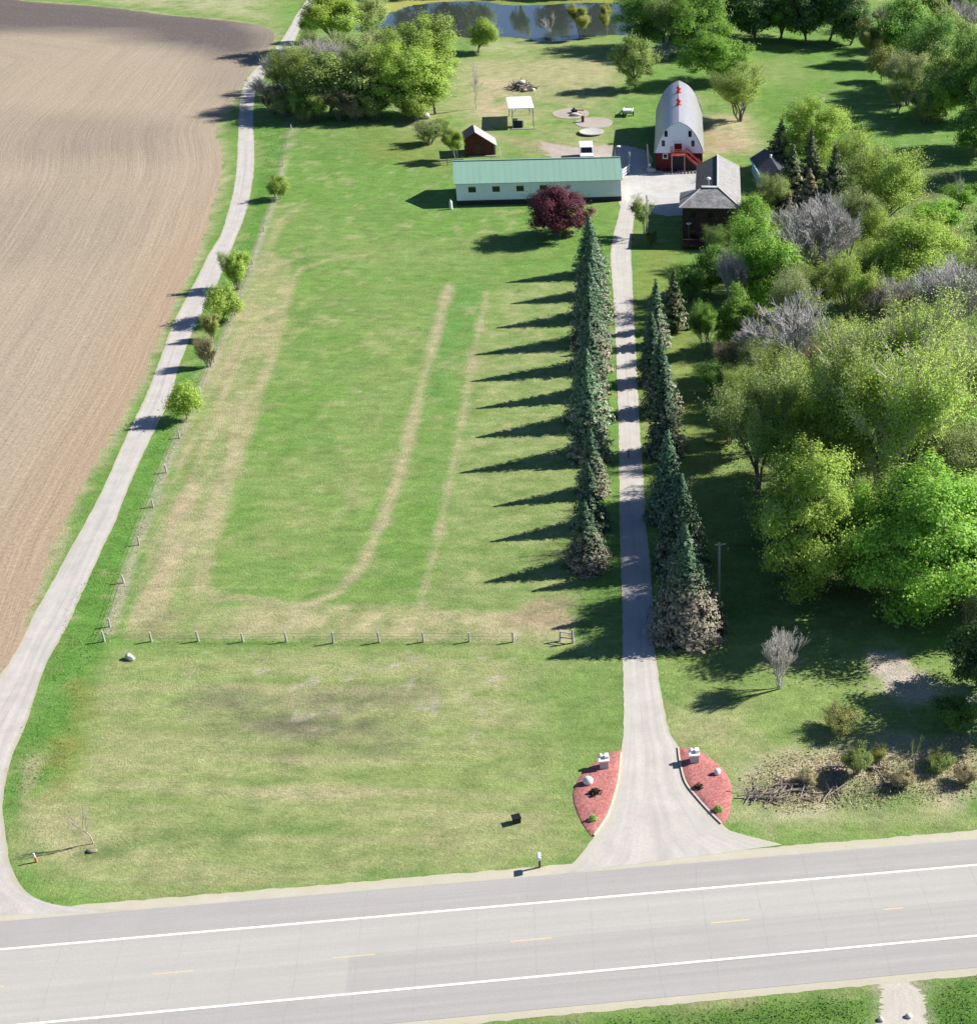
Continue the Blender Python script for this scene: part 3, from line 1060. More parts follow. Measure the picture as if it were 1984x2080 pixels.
def leaf_mesh(name, P_, N_, S_, aspect=1.0, mats=(), midx=None, rs=None):
    """one small quad per leaf clump: centres P, normals N, sizes S"""
    rs = rs or np.random.RandomState(1)
    n = len(P_)
    N_ = N_ / (np.linalg.norm(N_, axis=1, keepdims=True) + 1e-9)
    T = rs.normal(size=(n, 3))
    T -= N_ * (T * N_).sum(1, keepdims=True)
    T /= np.linalg.norm(T, axis=1, keepdims=True) + 1e-9
    B = np.cross(N_, T)
    h = S_[:, None] / 2
    a = h * aspect
    sk = rs.uniform(.55, 1.0, (n, 1))
    vs = np.stack([P_ - T * a, P_ - B * h * sk + N_ * h * .15, P_ + T * a * .9, P_ + B * h + N_ * h * .1], 1).reshape(-1, 3)
    me = bpy.data.meshes.new(name)
    me.vertices.add(n * 4)
    me.vertices.foreach_set('co', vs.astype(np.float32).ravel())
    fill_quads(me, np.arange(n * 4, dtype=np.int32).reshape(n, 4))
    for mt in mats:
        me.materials.append(mt)
    if midx is not None:
        me.polygons.foreach_set('material_index', midx.astype(np.int32))
    return me


def limb(mb, g, a, b, r0, r1, n=5, wob=.12, sides=5):
    a, b = Vector(a), Vector(b)
    L = (b - a).length
    pts, rr = [], []
    for k in range(n + 1):
        t = k / n
        p = a.lerp(b, t)
        s = math.sin(t * math.pi)
        p += Vector((g.uniform(-1, 1), g.uniform(-1, 1), g.uniform(-.5, .5))) * wob * L * s * .5
        pts.append(p)
        rr.append(r0 + (r1 - r0) * t)
    mb.tube(pts, rr, sides, cap=False)
    return pts


def leafy(seed, h=10.0, r=4.0, base=.8, lumps=34, lr=1.25, per=210, ls=.36, tr=.22, fork=2, top=1.0, hollow=.55, flat=1.0, lean=0.0, bare_frac=0.0, twigs=4, subs=4, vs=1.0):
    """trunk, limbs to every leaf clump, and a crown of several uneven sub-crowns"""
    g = random.Random(seed)
    rs = np.random.RandomState(seed)
    ch = (h - base)
    mb = MB()
    sub = []
    for i in range(subs):
        a = i * 2 * math.pi / subs + g.uniform(-.6, .6)
        d = r * g.uniform(.28, .50) if i else r * .10
        tp_ = h * (g.uniform(.70, .97) if i else 1.0)
        rr = r * g.uniform(.46, .68) if i else r * .66
        b0 = base + ch * g.uniform(0, .14)
        sub.append((math.cos(a) * d, math.sin(a) * d, b0, tp_, rr))
    wts = [q[4] ** 2 * (q[3] - q[2]) for q in sub]
    ctrs = []
    k = 0
    while len(ctrs) < lumps and k < 6000:
        k += 1
        q = g.choices(sub, wts)[0]
        v = rs.normal(size=3)
        v /= np.linalg.norm(v)
        rad = g.uniform(.35, 1.0) ** .5
        hh = (q[3] - q[2]) / 2
        zf = v[2] * rad
        wz = 1.0 if zf < 0 else 1 - .38 * zf * top
        p = np.array([q[0] + v[0] * rad * q[4] * wz, q[1] + v[1] * rad * q[4] * wz, q[2] + hh + zf * (hh - lr * .35)])
        p[0] += lean * (p[2] - base) / ch
        if all(np.linalg.norm(p - o) > lr * .66 for o, _ in ctrs):
            ctrs.append((p, lr * g.uniform(.42, 1.35)))
    ft = max(.5, base * g.uniform(.8, 1.3))
    tp = Vector((g.uniform(-.2, .2) + lean * .1, g.uniform(-.2, .2), ft))
    limb(mb, g, (0, 0, -0.1), tp, tr, tr * .75, 4, .08, 7)
    forks = [tp.lerp(Vector((lean * .3, 0, h * .4)), .5)]
    for q in sub:
        mid_ = Vector((q[0] * .6 + lean * .35, q[1] * .6, base + ch * g.uniform(.25, .42)))
        e = Vector((q[0] + lean * .75, q[1], q[3] * .82))
        limb(mb, g, tp, mid_, tr * .55, tr * .36, 5, .12, 6)
        limb(mb, g, mid_, e, tr * .36, tr * .10, 6, .10, 5)
        forks += [mid_, mid_.lerp(e, .45)]
    Ps, Ns, Ss = [], [], []
    for p, q in ctrs:
        f = min(forks, key=lambda e: (e - Vector(p)).length + max(0, e.z - p[2]) * 2)
        limb(mb, g, f, p, tr * .20, tr * .05, 4, .16, 4)
        for _ in range(twigs):
            d = Vector(rs.normal(size=3)) * q * .62
            d.z = abs(d.z)
            limb(mb, g, Vector(p) * .8 + f * .2, Vector(p) + d, tr * .07, tr * .025, 2, .2, 3)
        if g.random() < bare_frac:
            continue
        m = int(per * (q / lr) ** 2)
        v = rs.normal(size=(m, 3))
        v /= np.linalg.norm(v, axis=1, keepdims=True)
        v[:, 2] = v[:, 2] * .9 + .08
        ph = g.uniform(0, 6)
        rad = (rs.uniform(hollow, 1.0, (m, 1)) ** .7 + .22 * rs.exponential(1.0, (m, 1)) * (rs.uniform(size=(m, 1)) < .45)) * (1 + .34 * np.sin(v[:, :1] * 5 + ph) * np.cos(v[:, 1:2] * 6 + 3 * v[:, 2:3] + ph))
        pos = p + v * rad * q * np.array([1, 1, .86 * flat * vs])
        pos[:, 2] = np.maximum(pos[:, 2], .15)
        Ps.append(pos)
        out = pos - np.array([lean * .5, 0, base + ch * .45])
        out /= np.linalg.norm(out, axis=1, keepdims=True)
        Ns.append(v * .45 + out * .55 + rs.normal(size=(m, 3)) * .26 + np.array([0, 0, .45]))
        Ss.append(rs.uniform(.6, 1.4, m) * ls)
    PP = np.concatenate(Ps)
    of = np.array([0.0, 0.0, 0.0])
    if lean == 0.0:
        for q in (0, 1):
            of[q] = (np.percentile(PP[:, q], 3) + np.percentile(PP[:, q], 97)) / 2
    PP = PP - of
    tm = bpy.data.meshes.new("trunk")
    tm.from_pydata([(v[0] - of[0] * min(1, max(0, v[2] / 1.5)), v[1] - of[1] * min(1, max(0, v[2] / 1.5)), v[2]) for v in mb.v], [], mb.f)
    tm.polygons.foreach_set('use_smooth', [True] * len(tm.polygons))
    tm.materials.append(M_BARK)
    cm = leaf_mesh("crown", PP, np.concatenate(Ns), np.concatenate(Ss), 1.0, [LM['mid']], None, rs)
    rr_ = float(np.percentile(np.hypot(PP[:, 0] - lean * .5, PP[:, 1]), 96))
    return dict(trunk=tm, crown=cm, h=float(np.percentile(PP[:, 2], 99.8)), r=rr_)


def bare(seed, h=9.0, r=3.6, stems=1, tr=.16, depth=5, twig=.014, spread=.55, kids=(3, 4)):
    """a leafless tree: limbs fork again and again down to fine twigs"""
    g = random.Random(seed)
    mt, mc = MB(), MB()

    def grow(p, d, L, rad, lev):
        e = p + d * L
        mid = p.lerp(e, .5) + Vector((g.uniform(-1, 1), g.uniform(-1, 1), g.uniform(-.4, .8))) * L * .07
        (mt if lev <= 1 else mc).tube([p, mid, e], [rad, rad * .85, rad * .68], 5 if lev < 2 else 3, cap=False)
        if lev >= depth:
            return
        for k in range(g.randint(*kids)):
            t = g.uniform(.45, 1.0)
            q = p.lerp(e, t) if k else e
            a = g.uniform(0, 6.28)
            s = spread * g.uniform(.55, 1.25)
            nd = (d + Vector((math.cos(a) * s, math.sin(a) * s, g.uniform(-.05, .42)))).normalized()
            grow(q, nd, L * g.uniform(.58, .82), max(twig, rad * .58), lev + 1)
    for s in range(stems):
        a = g.uniform(0, 6.28)
        k = 0.0 if stems == 1 else g.uniform(.12, .38)
        grow(Vector((math.cos(a) * .1 * (stems > 1), math.sin(a) * .1 * (stems > 1), -.1)), Vector((math.cos(a) * k, math.sin(a) * k, 1)).normalized(), h * .30, tr, 0)
    zs = max(v[2] for v in mc.v)
    xs = sorted(math.hypot(v[0], v[1]) for v in mc.v)[int(len(mc.v) * .96)]
    out = {}
    for nm, b in (("trunk", mt), ("crown", mc)):
        me = bpy.data.meshes.new(nm)
        me.from_pydata([(v[0] * r / xs, v[1] * r / xs, v[2] * h / zs) for v in b.v], [], b.f)
        me.polygons.foreach_set('use_smooth', [True] * len(me.polygons))
        me.materials.append(M_GREYBARK)
        out[nm] = me
    return dict(h=h, r=r, **out)


def feathery(seed, h=10.0, r=4.0, stems=2, tr=.16, depth=5, kids=(3, 4), spread=.5, per=16, ls=.15, jit=.30, twig=.014, bald=.0, low=.30):
    """an airy spring crown: forked limbs down to twigs, small leaves strewn along the outer twigs"""
    g = random.Random(seed)
    rs = np.random.RandomState(seed)
    mt = MB()
    tw = []

    def grow(p, d, L, rad, lev):
        e = p + d * L
        mid = p.lerp(e, .5) + Vector((g.uniform(-1, 1), g.uniform(-1, 1), g.uniform(-.3, .7))) * L * .08
        mt.tube([p, mid, e], [rad, rad * .85, rad * .68], 6 if lev < 2 else (4 if lev < 3 else 3), cap=False)
        if lev >= depth - 2 and lev > 1:
            tw.append((p, e, lev))
        if lev >= depth:
            return
        for k in range(g.randint(*kids)):
            t = g.uniform(low, 1.0)
            q = p.lerp(e, t) if k else e
            a = g.uniform(0, 6.28)
            s = spread * g.uniform(.5, 1.3)
            nd = (d + Vector((math.cos(a) * s, math.sin(a) * s, g.uniform(-.12, .40)))).normalized()
            grow(q, nd, L * g.uniform(.58, .84), max(twig, rad * .56), lev + 1)
    for s_ in range(stems):
        a = s_ * 6.28 / stems + g.uniform(-.5, .5)
        k = 0.0 if stems == 1 else g.uniform(.15, .42)
        grow(Vector((math.cos(a) * .12 * (stems > 1), math.sin(a) * .12 * (stems > 1), -.1)), Vector((math.cos(a) * k, math.sin(a) * k, 1)).normalized(), h * .27, tr, 0)
    A = np.array([tuple(q[0]) for q in tw])
    B = np.array([tuple(q[1]) for q in tw])
    zs = float(np.percentile(B[:, 2], 99.7))
    xs = float(np.percentile(np.hypot(B[:, 0], B[:, 1]), 94))
    sc = np.array([r / xs, r / xs, h / zs])
    A, B = A * sc, B * sc
    n = len(A)
    cen = A.mean(0)
    keep = np.repeat(rs.uniform(size=n) > bald, per)
    t = rs.uniform(.15, 1.1, (n * per, 1))
    pos = np.repeat(A, per, 0) * (1 - t) + np.repeat(B, per, 0) * t + rs.normal(size=(n * per, 3)) * jit
    pos = pos[keep]
    pos[:, 2] = np.maximum(pos[:, 2], .12)
    m = len(pos)
    out = pos - (cen - np.array([0, 0, h * .15]))
    out /= np.linalg.norm(out, axis=1, keepdims=True)
    N_ = out * .8 + rs.normal(size=(m, 3)) * .35 + np.array([0, 0, .45])
    tm = bpy.data.meshes.new("trunk")
    tm.from_pydata([tuple(np.array(v) * sc) for v in mt.v], [], mt.f)
    tm.polygons.foreach_set('use_smooth', [True] * len(tm.polygons))
    tm.materials.append(M_BARK)
    cm = leaf_mesh("crown", pos, N_, rs.uniform(.6, 1.45, m) * ls, 1.0, [LM['mid']], None, rs)
    return dict(trunk=tm, crown=cm, h=h, r=r * 1.04)


def spruce(seed, h=10.0, r=2.5, dead=0.0, full=1.0, dark=False, ls=.19, thin=1.0, rag=.60):
    g = random.Random(seed)
    rs = np.random.RandomState(seed)
    mb = MB()
    mb.tube([(0, 0, -.1), (0.03, 0, h * .5), (0, 0.02, h * .98)], [.16, .10, .02], 6, cap=False)
    Ps, Ns, Ss, Mi = [], [], [], []
    z = h * .05
    while z < h * .985:
        f = z / h
        Lr = r * (1 - f) ** .97 * (1.0 if f > .12 else .8 + f * 1.6) + .10
        nb = max(5, int((9 + 8 * (1 - f)) * full))
        for b in range(nb):
            if g.random() > thin:
                continue
            a = 2 * math.pi * b / nb + g.uniform(-.3, .3)
            L = Lr * g.uniform(rag, 1.16)
            dr = Vector((math.cos(a), math.sin(a), 0))
            droop = -.30 * (1 - f) + .28 * f
            ns = max(3, int(L / .05))
            if L > .5:
                mb.tube([(0, 0, z), tuple(dr * L * .9 + Vector((0, 0, z + droop * L * .9)))], [.025, .008], 3, cap=False)
            for s in range(ns):
                t = (s + g.uniform(.2, .9)) / ns
                if t < .25:
                    continue
                wd = .30 * L * (1 - .55 * t)
                p = dr * (L * t) + Vector((-dr.y, dr.x, 0)) * g.uniform(-wd, wd)
                zz = z + droop * L * t + .10 * L * t * t + g.uniform(-.12, .08)
                Ps.append((p.x, p.y, zz))
                Ns.append((dr.x + g.uniform(-.35, .35), dr.y + g.uniform(-.35, .35), .42 + g.uniform(-.25, .25)))
                Ss.append(ls * g.uniform(.6, 1.35) * (.75 + .5 * (1 - f)))
                pd = dead * max(0.0, 1.22 - f * 1.6) * (1.25 - .4 * t)
                Mi.append(1 if g.random() < pd else 0)
        z += h * (.014 + .012 * g.random())
    tm = bpy.data.meshes.new("trunk")
    tm.from_pydata(mb.v, [], mb.f)
    tm.materials.append(M_BARK)
    cm = leaf_mesh("crown", np.array(Ps), np.array(Ns), np.array(Ss), 1.7, [M_SPRD if dark else M_SPR, M_DEAD], np.array(Mi), rs)
    return dict(trunk=tm, crown=cm, h=h, r=r * .76)


V = {
    'dense0': leafy(1, lumps=60, lr=1.1, per=374, ls=.22, hollow=.15, twigs=6),
    'dense1': leafy(2, r=4.2, lumps=66, lr=1.05, per=358, ls=.21, subs=5, hollow=.15, twigs=6),
    'dense2': leafy(3, r=3.8, lumps=54, lr=1.2, per=405, ls=.22, subs=3, hollow=.15, twigs=6),
    'dense3': leafy(4, r=4.0, lumps=70, lr=1.0, per=335, ls=.21, base=.6, flat=.9, subs=5, hollow=.15, twigs=6),
    'airy0': feathery(5, stems=3, per=14, ls=.12, jit=.27, tr=.13),
    'airy1': feathery(6, stems=4, per=12, ls=.12, jit=.28, tr=.12, spread=.55),
    'airy2': feathery(7, r=3.6, stems=3, per=11, ls=.115, jit=.25, bald=.25, tr=.12),
    'tall0': feathery(8, h=12, r=2.6, stems=2, per=20, ls=.13, jit=.25, spread=.34, tr=.13),
    'tall1': feathery(9, h=12, r=2.9, stems=3, per=18, ls=.13, jit=.26, spread=.40, tr=.13),
    'big': feathery(10, h=20, r=7.5, stems=6, depth=5, kids=(4, 4), per=17, ls=.165, jit=.42, tr=.30, twig=.03, spread=.46, bald=.08),
    'bigd': leafy(11, h=15, r=6.0, base=.35, lumps=105, lr=1.2, per=520, ls=.20, tr=.36, subs=7, hollow=.3, twigs=6),
    'bigd2': leafy(12, h=13, r=5.0, base=.3, lumps=88, lr=1.1, per=480, ls=.19, tr=.28, subs=7, hollow=.3, twigs=6),
    'maple': leafy(13, h=8, r=4.2, base=.25, lumps=120, lr=.85, per=420, ls=.16, tr=.20, flat=.9, subs=5, hollow=.3),
    'bush0': leafy(14, h=4, r=2.3, base=.1, lumps=40, lr=.7, per=257, ls=.15, tr=.07, subs=4, hollow=.15, twigs=6),
    'bush1': feathery(15, h=4, r=2.2, stems=7, depth=4, per=16, ls=.13, jit=.20, tr=.05, spread=.5, twig=.010),
    'bush2': feathery(16, h=3.2, r=2.4, stems=8, depth=4, per=9, ls=.11, jit=.17, tr=.045, spread=.55, twig=.009),
    'lean': leafy(17, h=10, r=4.0, base=1.0, lumps=60, lr=1.1, per=343, ls=.21, lean=-2.2, subs=4, hollow=.15, twigs=6),
    'young': feathery(18, h=6, r=1.7, stems=1, depth=5, kids=(3, 3), per=13, ls=.13, jit=.18, tr=.07, spread=.45, twig=.009),
    'bare0': bare(20, stems=2, depth=5, kids=(4, 5), twig=.016), 'bare1': bare(21, r=4.2, stems=3, tr=.12, spread=.60, depth=5, kids=(4, 5), twig=.016), 'bare2': bare(22, h=8, r=3.8, stems=5, tr=.09, depth=5, kids=(3, 4), twig=.015),
    'barebush': bare(23, h=4.5, r=1.5, stems=9, tr=.04, depth=5, twig=.009, spread=.46, kids=(3, 4)),
    'thin': bare(24, h=7, r=1.8, tr=.07, depth=4, spread=.4, twig=.009),
    'sapling': bare(25, h=3.6, r=.9, tr=.035, depth=3, twig=.006, spread=.45),
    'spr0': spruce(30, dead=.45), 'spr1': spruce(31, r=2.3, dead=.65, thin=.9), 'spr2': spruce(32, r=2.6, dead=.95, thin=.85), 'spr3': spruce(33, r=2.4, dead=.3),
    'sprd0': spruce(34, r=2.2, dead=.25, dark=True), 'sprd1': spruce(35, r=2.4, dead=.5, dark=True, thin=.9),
    'sprbrown': spruce(36, h=9.5, r=3.0, dead=2.2, full=1.2, ls=.18), 'sprthin': spruce(37, r=1.7, dead=.5, thin=.75, ls=.18),
    'pine0': spruce(38, h=11, r=2.7, dark=True, ls=.26, thin=.62, dead=.2, rag=.30), 'pine1': spruce(39, h=10, r=3.2, dark=True, ls=.28, thin=.55, dead=.35, rag=.28),
}
V['pine1']['crown'].materials[0] = LM['pine']
V['pine0']['crown'].materials[0] = LM['pine']
GROW = random.Random(99)


def plant(var, leaf, bx, by, ay, rx, label, name="tree", cat="tree", group=None, bark=None, rz=None, tilt=None):
    """a tree whose foot is at photo pixel (bx,by), whose top reaches row ay and whose crown is 2*rx pixels wide"""
    GROW = random.Random(int(bx * 7 + by * 13))       # each tree has its own turn, whatever is planted before it
    v = V[var]
    h = hgt(bx, by, ay)
    w = rx * mpp(bx, by)
    t = thing(name, label, cat, P(bx, by), GROW.uniform(0, 6.28) if rz is None else rz, group)
    s = w / v['r'] * (1.12 if leaf is not None and leaf != 'burgundy' and not var.startswith('pine') else 1.0) * (GROW.uniform(.92, 1.12) if var.startswith('spr') else 1.0) * (1.18 if leaf is None and var.startswith('bare') else 1.0)
    t.scale = (s, s, h / v['h'])
    if tilt:
        t.rotation_euler = (tilt[0], tilt[1], t.rotation_euler[2])
    for nm in ('trunk', 'crown'):
        o = link(nm, v[nm], t)
        mt = None
        if nm == 'crown' and leaf is not None:
            mt = LM[leaf] if isinstance(leaf, str) else leaf
        elif bark is not None:
            mt = bark
        if mt is not None:
            o.material_slots[0].link = 'OBJECT'
            o.material_slots[0].material = mt
    return t


# ---- the two spruce rows along the drive (foot, top, half width)
for (v, x, y, ay, rx, lb) in (
    ('spr3', 1200, 557, 436, 33, "dark green spruce at the far end of the left row, beside the burgundy tree"),
    ('spr0', 1203, 600, 484, 33, "spruce in the left row, second from the burgundy tree"),
    ('spr1', 1204, 645, 510, 36, "spruce in the left row, third from the burgundy tree"),
    ('spr3', 1201, 694, 532, 38, "broad spruce in the left row, fourth from the burgundy tree"),
    ('spr2', 1202, 746, 577, 38, "spruce with thin brownish lower branches, fifth from the burgundy tree in the left row"),
    ('spr0', 1201, 801, 643, 38, "spruce in the middle of the left row, sixth from the burgundy tree"),
    ('spr0', 1196, 859, 706, 42, "tall bluish spruce in the left row, seventh from the burgundy tree"),
    ('spr1', 1198, 925, 752, 40, "tall spruce in the left row, eighth from the burgundy tree"),
    ('spr2', 1204, 1000, 868, 33, "grey green thinning spruce in the left row, third from the paddock fence"),
    ('spr3', 1200, 1070, 940, 32, "short spruce in the left row, second from the paddock fence"),
    ('spr2', 1193, 1150, 1017, 38, "short brownish spruce closest to the paddock fence in the left row"),
):
    plant(v, None, x, y, ay, rx, lb, "spruce_tree", "spruce", "spruces in the left row along the drive")
for (v, x, y, ay, rx, lb) in (
    ('sprthin', 1333, 702, 564, 24, "slim spruce at the house end of the right row"),
    ('sprd0', 1325, 775, 630, 30, "dark spruce second from the house in the right row along the drive"),
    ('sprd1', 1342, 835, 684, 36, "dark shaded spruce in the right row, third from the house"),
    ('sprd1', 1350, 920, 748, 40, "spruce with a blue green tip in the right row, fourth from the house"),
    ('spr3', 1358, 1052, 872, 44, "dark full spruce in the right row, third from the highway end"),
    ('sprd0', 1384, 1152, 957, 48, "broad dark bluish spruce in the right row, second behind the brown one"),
    ('spr0', 1392, 1232, 1061, 50, "blue green spruce just behind the brown needled one at the end of the right row"),
    ('sprbrown', 1397, 1288, 1108, 62, "big spruce with brown dying needles at the highway end of the right row"),
):
    plant(v, None, x, y, ay, rx, lb, "spruce_tree", "spruce", "spruces in the right row along the drive")

# ---- single garden trees
plant('maple', 'burgundy', 1138, 482, 372, 66, "burgundy leaved tree in front of the long white building", "burgundy_tree", "tree", None)
plant('young', 'olive', 1308, 482, 395, 28, "small light green tree beside the utility pole by the house", "young_tree", "tree")
plant('thin', None, 968, 222, 118, 22, "thin leafless tree standing left of the open white canopy", "bare_tree", "tree", None, M_GREYBARK)
plant('barebush', None, 1583, 1398, 1282, 34, "pale leafless multi stemmed shrub on the lawn right of the drive", "bare_shrub", "shrub", None, M_PALETWIG)
plant('bush2', 'gold', 1700, 1483, 1440, 38, "low yellowish shrub with a dark shadow on the right lawn", "yellow_shrub", "shrub")
plant('bush1', 'olive', 1736, 1572, 1520, 27, "grey green bush standing in the weedy ditch right of the mulch bed", "ditch_bush", "shrub")
plant('bush2', 'gold', 1782, 1545, 1515, 18, "small yellow bush behind the grey green bush in the weedy ditch", "ditch_bush", "shrub")
plant('sapling', 'gold', 1852, 1572, 1488, 11, "slim sapling with yellow leaves in the weedy ditch", "leafy_sapling", "sapling")
plant('sapling', None, 190, 1714, 1632, 26, "bare sapling with a white trunk at the lower left corner of the lawn", "bare_sapling", "sapling", None, M_PALEBARK, 0.4, (0.0, -0.22))

for (v, lf, x, y, ay, rx, lb) in (
    ('bush2', 'olive', 1905, 1560, 1528, 28, "olive scrub at the right edge of the weedy ditch"),
    ('bush2', 'tan', 1960, 1590, 1560, 24, "tan scrub at the picture edge of the weedy ditch"),
    ('bush2', 'tan', 1640, 1590, 1568, 20, "tan scrub beside the heap of dead stalks in the ditch"),
    ('bush2', 'tan', 1830, 1600, 1568, 22, "small tan scrub in the middle of the weedy ditch"),
    ('bush1', 'mid', 1940, 1480, 1420, 40, "shaded green bush above the weedy ditch at the right edge"),
):
    plant(v, lf, x, y, ay, rx, lb, "ditch_bush", "shrub", "scrub in the weedy ditch")

# ---- bushes along the gravel road
for (v, lf, x, y, ay, rx, lb) in (
    ('bush0', 'yellow', 381, 852, 772, 34, "yellow green bush nearest the highway on the gravel road verge"),
    ('bush0', 'yellow', 458, 652, 577, 37, "largest round yellow green bush on the gravel road verge"),
    ('bush1', 'gold', 433, 690, 640, 17, "small golden bush in front of the largest round roadside bush"),
    ('bush2', 'tan', 425, 745, 680, 20, "tan nearly leafless bush on the gravel road verge"),
    ('bush1', 'yellow', 484, 588, 512, 25, "olive bush just beyond the largest round roadside bush"),
    ('bush0', 'yellow', 570, 405, 352, 22, "olive bush on the paddock edge nearest the left grove"),
):
    plant(v, lf, x, y, ay, rx, lb, "roadside_bush", "bush", "bushes along the gravel road")
plant('tall1', 'yellow', 926, 328, 254, 24, "yellow green bushy tree touching the left side of the red shed", "shed_tree", "tree")
plant('bush2', 'olive', 872, 294, 246, 30, "thin olive bush left of the bushy tree by the red shed", "shed_bush", "bush")
plant('bush2', 'olive', 900, 275, 240, 18, "little olive bush behind the bushy tree by the red shed", "shed_bush", "bush")
plant('bush1', 'dark', 1322, 500, 470, 12, "small dark bush at the foot of the utility pole by the house", "dark_bush", "bush")

# ---- grove left of the pond
LG = "trees of the left grove by the gravel road"
for (v, lf, x, y, ay, rx, lb) in (
    ('tall1', 'big', 690, 112, -28, 62, "tall pale yellow willow at the top of the left grove"),
    ('tall1', 'pale', 752, 100, -14, 42, "pale yellow tree between the tall willow and the pond"),
    ('tall1', 'bright', 632, 86, 26, 22, "small bright green tree beside the gravel road at the far end of the grove"),
    ('airy0', 'olive', 640, 130, 58, 30, "light olive tree beside the gravel road in front of the bright green one"),
    ('dense3', 'olive', 785, 152, 40, 48, "round olive tree on the pond side of the left grove"),
    ('bigd2', 'yellow', 860, 190, 30, 64, "tall yellow green tree at the pond end of the left grove"),
    ('airy1', 'pale', 722, 172, 66, 56, "olive crowned tree in the middle of the left grove"),
    ('bare1', None, 655, 190, 68, 46, "grey leafless crown among the olive trees of the left grove"),
    ('bare0', None, 575, 185, 100, 30, "small grey leafless tree at the road side of the left grove"),
    ('airy1', 'yellow', 606, 226, 92, 54, "olive green tree at the front left of the left grove"),
    ('dense2', 'olive', 668, 236, 102, 58, "broad olive tree at the front of the left grove, next to the road side one"),
    ('dense3', 'olive', 742, 234, 84, 54, "darker green tree at the front centre of the left grove"),
    ('bigd2', 'yellow', 826, 236, 84, 60, "large yellow green tree at the front right of the left grove"),
    ('lean', 'yellow', 884, 232, 94, 56, "yellow green tree with a dark slanting trunk at the right edge of the left grove"),
    ('bush2', 'tan', 556, 232, 168, 22, "tan scrubby tree by the gravel road at the left end of the grove"),
    ('bush1', 'olive', 585, 236, 188, 34, "olive thicket at the front left foot of the left grove"),
    ('bush1', 'yellow', 640, 244, 186, 38, "yellow green thicket under the front of the left grove"),
    ('airy2', 'tan', 690, 246, 178, 36, "tan twiggy thicket under the middle of the left grove"),
    ('bush1', 'olive', 760, 244, 190, 36, "olive thicket under the front centre of the left grove"),
    ('bush1', 'yellow', 845, 246, 196, 36, "yellow green thicket at the right foot of the left grove"),
    ('bare2', None, 545, 215, 150, 30, "grey leafless scrub beside the gravel road at the left grove"),
    ('bush1', 'olive', 620, 252, 210, 18, "low olive bush under the front left grove tree"),
    ('bush2', 'tan', 720, 246, 200, 26, "tan brush under the front centre grove tree"),
):
    plant(v, lf, x, y, ay, rx, lb, "grove_tree", "tree", LG, M_GREYBARK if lf is None else None)
plant('lean', 'yellow', 972, 108, 38, 30, "single leaning green tree on the near bank of the pond", "pond_tree", "tree")
for (v, lf, x, y, ay, rx, lb) in (
    ('tall0', 'gold', 1178, 80, 6, 26, "yellow thin tree on the pond bank, left one of the bank pair"),
    ('tall0', 'gold', 1232, 74, 4, 20, "yellow thin tree on the pond bank, right one of the bank pair"),
    ('thin', None, 1120, 84, 18, 22, "leafless brown tree on the pond bank left of the yellow pair"),
):
    plant(v, lf, x, y, ay, rx, lb, "pond_bank_tree", "tree", "thin trees on the pond bank")
for (v, lf, x, y, ay, rx, lb) in (
    ('dense1', 'dark', 840, -8, -130, 46, "dark tree on the far pond bank, mirrored in the water near the duckweed"),
    ('dense0', 'dark', 900, -10, -140, 46, "dark tree on the far pond bank, next to the one mirrored by the duckweed"),
    ('dense2', 'olive', 960, -10, -120, 34, "olive tree on the far pond bank mirrored at the middle of the water"),
    ('tall1', 'yellow', 1052, -10, -100, 20, "narrow yellow tree on the far pond bank mirrored alone in the blue water"),
    ('dense3', 'dark', 1130, -6, -110, 40, "dark tree on the far pond bank behind the yellow bank pair"),
    ('dense1', 'dark', 1210, -10, -120, 44, "dark tree on the far pond bank at the right end"),
):
    plant(v, lf, x, y, ay, rx, lb, "far_bank_tree", "tree", "trees on the far bank of the pond")

# ---- trees behind the barn
for (v, lf, x, y, ay, rx, lb) in (
    ('dense1', 'olive', 1290, 182, 70, 40, "olive tree with a long shadow left of the barn, nearest the pond"),
    ('bigd', 'bright', 1447, 170, 50, 66, "large round bright green tree behind the barn"),
    ('airy1', 'yellow', 1503, 246, 134, 52, "light airy tree right of the barn, in front of the round bright green one"),
    ('bigd2', 'mid', 1312, 100, -40, 58, "big green tree at the right end of the pond"),
    ('airy0', 'olive', 1352, 108, -10, 44, "brownish green tree between the two big trees at the right end of the pond"),
    ('bigd2', 'bright', 1412, 112, -38, 60, "big leafy tree behind the round bright green one"),
):
    plant(v, lf, x, y, ay, rx, lb, "barn_tree", "tree", "trees behind the barn")
plant('bare2', None, 1355, 122, 86, 34, "purplish leafless brush below the big trees at the end of the pond", "brush", "shrub")

